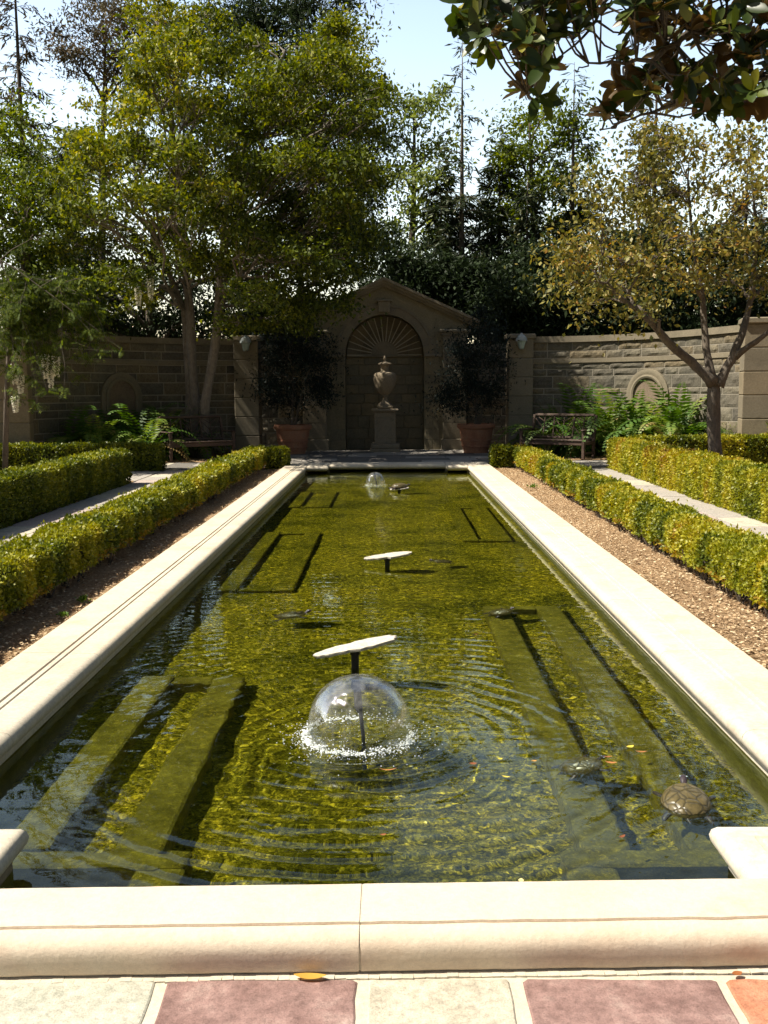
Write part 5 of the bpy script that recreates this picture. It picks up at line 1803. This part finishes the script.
simple_tree('broad green tree beyond the outer right wall', 900, 27, 60, [(850, 120, 40, 30), (910, 90, 40, 30), (960, 140, 40, 34), (870, 190, 44, 32), (930, 210, 44, 32), (990, 220, 40, 34), (860, 260, 44, 28), (920, 280, 44, 28), (980, 290, 40, 26), (1040, 260, 40, 40), (820, 300, 36, 20), (1040, 180, 34, 34), (890, 310, 40, 16), (960, 318, 40, 16)], M['leaf_mid'], 43, leafL=.17, leafW=.5, ncl=5, nleaf=120, spread=.42, tb=(.05, .9), limb_r=.08)
simple_tree('broad dark tree beyond the outer left wall', -110, 27, 40, [(-60, 110, 40, 30), (-110, 80, 40, 30), (-160, 130, 40, 34), (-70, 190, 44, 32), (-130, 210, 44, 32), (-190, 220, 40, 34), (-60, 260, 44, 28), (-120, 280, 44, 28), (-180, 290, 40, 26), (-240, 250, 40, 40), (-90, 312, 40, 16), (-170, 318, 40, 16)], M['leaf_dark'], 44, leafL=.17, leafW=.45, ncl=5, nleaf=130, spread=.42, tb=(.1, 1), limb_r=.08)

def conifer(label, px, Y, top_py, wpx, dense_from, seed, mat_='needle', bare=.35, r0=.16, name='conifer_tree', lmin=.25, low_py=330):
    """straight trunk, whorled drooping boughs, flat needle sprays; thin towards the top"""
    r = random.Random(seed)
    g = np.random.default_rng(seed)
    b0 = P(px, 160, Y); b0.z = 0
    top = P(px, top_py, Y)
    H = top.z
    t = thing(name, b0, label, 'tree', group='conifers behind the walls')
    mb = MB()
    mb.tube([(0, 0, H * i / 8) for i in range(9)], [r0 * (1 - i / 8.3) for i in range(9)], 10)
    mb.build('trunk', M['bark'], t, smooth='all')
    z = P(px, low_py, Y).z
    zd = P(px, dense_from, Y).z
    W0 = wpx * Y / 1000
    mb = MB(); Cs = []; Ds = []; Ls = []
    while z < H - .1:
        f = z / H
        wl = W0 * max(.10, (1 - f)) ** .75 * r.uniform(.7, 1.15) + .1
        dens = 1.0 if z < zd else bare
        for _ in range(r.choice((3, 4, 5)) if dens == 1 else r.choice((2, 3))):
            a = r.uniform(0, 2 * PI)
            l = wl * r.uniform(.6, 1.1)
            p = Vector((0, 0, z + r.uniform(-.1, .1)))
            d = Vector((math.cos(a), math.sin(a), r.uniform(.15, .5)))
            pts = [p.copy()]
            for i in range(6):
                p = p + d.normalized() * l / 6
                d.z -= .14
                pts.append(p.copy())
            mb.tube(pts, [max(.004, .022 * (1 - i / 6.5) * (l / W0 + .2)) for i in range(7)], 4, cap=False)
            ns = int(l * (46 if dens == 1 else 46 * bare))
            for _k in range(ns):
                s = r.uniform(.15, 1) * 6
                i0 = min(int(s), 5)
                q = pts[i0].lerp(pts[i0 + 1], s - i0)
                sd = Vector((-math.sin(a), math.cos(a), 0)) * r.choice((-1, 1)) * r.uniform(.2, 1) + Vector((math.cos(a), math.sin(a), 0)) * r.uniform(.2, .8) + Vector((0, 0, r.uniform(-.8, .1)))
                sl = r.uniform(.15, .4)
                # each spray: a handful of narrow blades
                for b_i in range(4):
                    Cs.append(tuple(q + sd.normalized() * sl * b_i * .2)); Ds.append(tuple(sd.normalized() + Vector((r.gauss(0, .35), r.gauss(0, .35), r.gauss(0, .25))))); Ls.append(sl * r.uniform(.5, .9))
        z += r.uniform(.16, .3) * (1 if dens == 1 else 1.3)
    mb.build('branches', M['bark'], t, smooth='all')
    C = np.array(Cs); D = np.array(Ds); L_ = np.array(Ls)
    leaf_mesh('needles', C, D, g.normal(0, .5, C.shape) + np.array([0, 0, 1.]), L_, L_ * .16 + .012, M[mat_], g.random(len(C)), t)
    return t
conifer('tall thin conifer with bare twiggy top, between gable and right lantern', 462, 31, 38, 62, 200, 31, bare=.22)
conifer('second thin conifer with bare top, above the right wall', 573, 32, 62, 60, 190, 32, bare=.28)
conifer('sparse tall conifer at the far left edge of the picture', 23, 29, -90, 70, 330, 33, 'needle_brown', bare=.45)
conifer('sparse brownish conifer top behind the bronze tree', 655, 34, 15, 60, 120, 34, 'needle_brown', bare=.3)
conifer('thin conifer rising behind the bronze tree near the right edge', 748, 34, 130, 50, 200, 35, 'needle_brown', bare=.3)
conifer('dark bushy conifer left of the twin trunks, behind the wall', 70, 31, 120, 70, 130, 36, 'needle', bare=.6)
conifer('dense dark conifer just left of the tall bare topped one', 441, 32, 165, 52, 175, 45, 'needle', bare=.5)
conifer('dark feathery conifer above the right lantern pillar', 528, 31, 175, 56, 185, 46, 'needle', bare=.5)
conifer('dark conifer just right of the tall bare topped one', 500, 33, 130, 60, 140, 37, 'needle', bare=.6)

# ---- overhanging evergreen magnolia, rooted right of the frame
def magnolia():
    r = random.Random(5)
    g = np.random.default_rng(5)
    Y = 6.0
    base = Vector((5.6, 6.4, 0))
    t = thing('magnolia_tree', base, 'big leaved magnolia whose glossy branches overhang the top right corner', 'tree')
    mb = MB()
    hub = Vector((5.2, 6.3, 3.3))
    mb.tube([(0, 0, 0), (0, 0, .3), (-.1, 0, 1.5), hub - base, Vector((5.0, 6.3, 5.0)) - base, Vector((5.2, 6.5, 6.8)) - base], [.28, .2, .17, .15, .1, .05], 14)
    mb.build('trunk', M['bark'], t, smooth='all')
    mb = MB()
    limbs = [[(880, 120), (780, 70), (700, 92), (640, 118), (600, 130)], [(880, -20), (780, -10), (690, 30), (650, 60), (590, 62), (575, 70)], [(860, -90), (740, -70), (620, -30), (560, 10), (500, 25), (465, 22)],
             [(780, -10), (720, 50), (700, 100), (690, 118)], [(620, -30), (590, 30), (545, 70), (528, 95)], [(780, 70), (745, 85), (720, 110)]]
    nodes_ = []
    for li, l in enumerate(limbs):
        pts = [P(a, b, Y + .25 * math.sin(li * 2 + i) + .05 * li) - base for i, (a, b) in enumerate(l)]
        if li < 3: pts = [hub - base + Vector((0, 0, .4 * li))] + pts
        n = len(pts)
        fine = []
        for i in range(n - 1):
            for k_ in range(5): fine.append(pts[i].lerp(pts[i + 1], k_ / 5) + Vector((r.gauss(0, .008), r.gauss(0, .008), r.gauss(0, .008))))
        fine.append(pts[-1])
        r0 = .05 if li < 3 else .014
        mb.tube(fine, [max(.004, r0 * (1 - i / len(fine)) ** 1.3) for i in range(len(fine))], 7, cap=False)
        nodes_ += fine[5:] if li < 3 else fine
    Cs, Ds, Ns, Ls, Ts = [], [], [], [], []
    spots = []
    for (cx, cy, rx, ry, n) in [(475, 12, 20, 20, 9), (505, 25, 25, 22, 12), (500, -10, 40, 18, 16), (545, 45, 22, 24, 12), (535, 85, 14, 16, 6), (565, 15, 26, 26, 12), (555, -15, 40, 16, 14), (610, 5, 30, 14, 9), (635, 45, 20, 16, 4),
                                (640, 15, 24, 20, 8), (680, 15, 24, 24, 8), (690, 50, 26, 26, 12), (665, 85, 24, 14, 8), (700, 95, 22, 18, 10), (630, 85, 16, 10, 5), (738, 30, 26, 30, 13), (745, 85, 22, 20, 9), (765, 60, 26, 30, 10), (755, -5, 40, 22, 14), (690, -15, 40, 16, 10),
                                (600, 112, 10, 8, 2), (618, 120, 8, 6, 1), (660, 98, 16, 8, 2), (800, 40, 30, 60, 22), (840, -20, 40, 50, 20), (700, -60, 100, 30, 26), (560, -55, 70, 30, 20), (840, 100, 30, 30, 14)]:
        for _ in range(n):
            spots.append(P(cx + r.uniform(-rx, rx), cy + r.uniform(-ry, ry), Y + r.uniform(-.45, .45)) - base)
    for (x, y, z) in [(4.4, 6, 4.8), (5.2, 7.2, 5.2), (6.2, 6, 5), (5.3, 5.4, 5.8), (6, 7, 6.3), (4.6, 6.6, 6.2), (5.2, 6.4, 7), (6.4, 6.8, 4), (5.8, 5.2, 4.2)]:
        for _ in range(14): spots.append(Vector((x + r.gauss(0, .45), y + r.gauss(0, .45), z + r.gauss(0, .4))) - base)
    for q in spots:
        nn = min(nodes_, key=lambda a: (a - q).length)
        mid = nn.lerp(q, .5) + Vector((0, 0, -.03))
        mb.tube([nn, mid, q], [.008, .006, .004], 5, cap=False)
        ax = (q - mid).normalized() + Vector((r.gauss(0, .3), r.gauss(0, .3), r.uniform(-.5, .5)))
        ax.normalize()
        s1 = ax.cross(Vector((.3, .2, 1))).normalized(); s2 = ax.cross(s1)
        nl = r.randint(5, 8)
        for k_ in range(nl):
            a = 2 * PI * k_ / nl + r.uniform(-.3, .3)
            rd = s1 * math.cos(a) + s2 * math.sin(a)
            d = rd * r.uniform(.6, 1.1) + ax * r.uniform(.25, .9) + Vector((0, 0, -.15))
            Cs.append(tuple(q + ax * r.uniform(-.03, .02))); Ds.append(tuple(d)); Ns.append(tuple(ax * 1.0 + Vector((0, 0, .35)) - rd * .3)); Ls.append(r.uniform(.09, .155)); Ts.append(min(1, max(0, r.gauss(.45, .22))) if r.random() > .1 else r.uniform(.85, 1))
    mb.build('branches', M['bark'], t, smooth='all')
    L_ = np.array(Ls)
    broad_leaf_mesh('crown', np.array(Cs), np.array(Ds), np.array(Ns), L_, L_ * .46, M['magnolia'], np.array(Ts), t)
magnolia()

# ---- wisteria hanging at the left with white flower racemes
def wisteria():
    r = random.Random(6)
    g = np.random.default_rng(6)
    Y = 19.0
    base = Vector((-7.3, 19.0, 0))
    fl = [(17, 350, 10), (14, 374, 10), (20, 384, 9), (45, 366, 12), (50, 375, 12), (56, 366, 10), (15, 404, 8), (3, 318, 12), (33, 312, 9), (150, 287, 12), (138, 296, 9)]
    t = thing('wisteria_vine', base, 'trailing vine with hanging white flower clusters at the left edge', 'vine')
    stem = [(Vector(base), .06), (base + Vector((.1, 0, 1.4)), .05), (P(10, 330, Y), .04), (P(30, 300, Y), .03)]
    mb = MB(); mb.tube([p - base for p, _ in stem], [q for _, q in stem], 8); mb.build('stem', M['bark'], t, smooth='all')
    Cs, Ds, Ts = [], [], []
    mb = MB()
    def spray(a, b):
        pts = tubes_between(mb, a - base, b - base, .008, .003, sag=.08, n=5, jit=.04, rnd=r, sides=4)
        for q in pts[1:]:
            for _ in range(5):
                d = Vector((r.gauss(0, 1), r.gauss(0, .7), r.uniform(-1.2, .0))).normalized()
                sd = d.cross(Vector((0, 1, .2))).normalized()
                for i in range(6):
                    for s in (-1, 1):
                        Cs.append(tuple(q + d * .035 * (i + 1))); Ds.append(tuple(sd * s + d * .5)); Ts.append(r.uniform(.1, .75))
    hubs = [P(10, 320, Y), P(30, 280, Y), P(0, 260, Y), P(60, 285, Y), P(90, 300, Y + .5), P(20, 300, Y - .5)]
    for _ in range(64):
        a = r.choice(hubs)
        b = P(r.choice((r.gauss(15, 24), r.gauss(60, 28))), r.gauss(325, 34), Y + r.uniform(-.9, .9))
        spray(a, b)
    for (px, py, h) in fl: spray(r.choice(hubs) if px < 100 else P(140, 270, Y + 2), P(px, py - h, Y) if px < 100 else P(px, py - h, Y + 2))
    mb.build('tendrils', M['bark'], t)
    C = np.array(Cs)
    leaf_mesh('foliage', C, np.array(Ds), np.tile([0, -.4, 1.], (len(C), 1)), .07 * g.uniform(.7, 1.3, len(C)), .028, M['leaf_mid'], np.array(Ts), t)
    for (px, py, h) in fl:
        yy = Y if px < 100 else Y + 2
        top = P(px, py - h, yy) - base
        L_ = 2 * h * yy / 1000
        n = 200
        s = g.random(n)
        wd = .055 * (1 - .75 * s)
        a = g.uniform(0, 2 * PI, n)
        C = np.stack([top.x + np.cos(a) * wd, top.y + np.sin(a) * wd, top.z - s * L_], 1)
        D = np.stack([np.cos(a), np.sin(a), -.3 * np.ones(n)], 1)
        leaf_mesh('flower_cluster', C, D, g.normal(0, 1, (n, 3)) + np.array([0, 0, 1]), .042, .036, M['flower'], g.random(n), t)
wisteria()

# ================================================================== caustic receivers
for o in UNDER:
    o.cycles.is_caustics_receiver = True
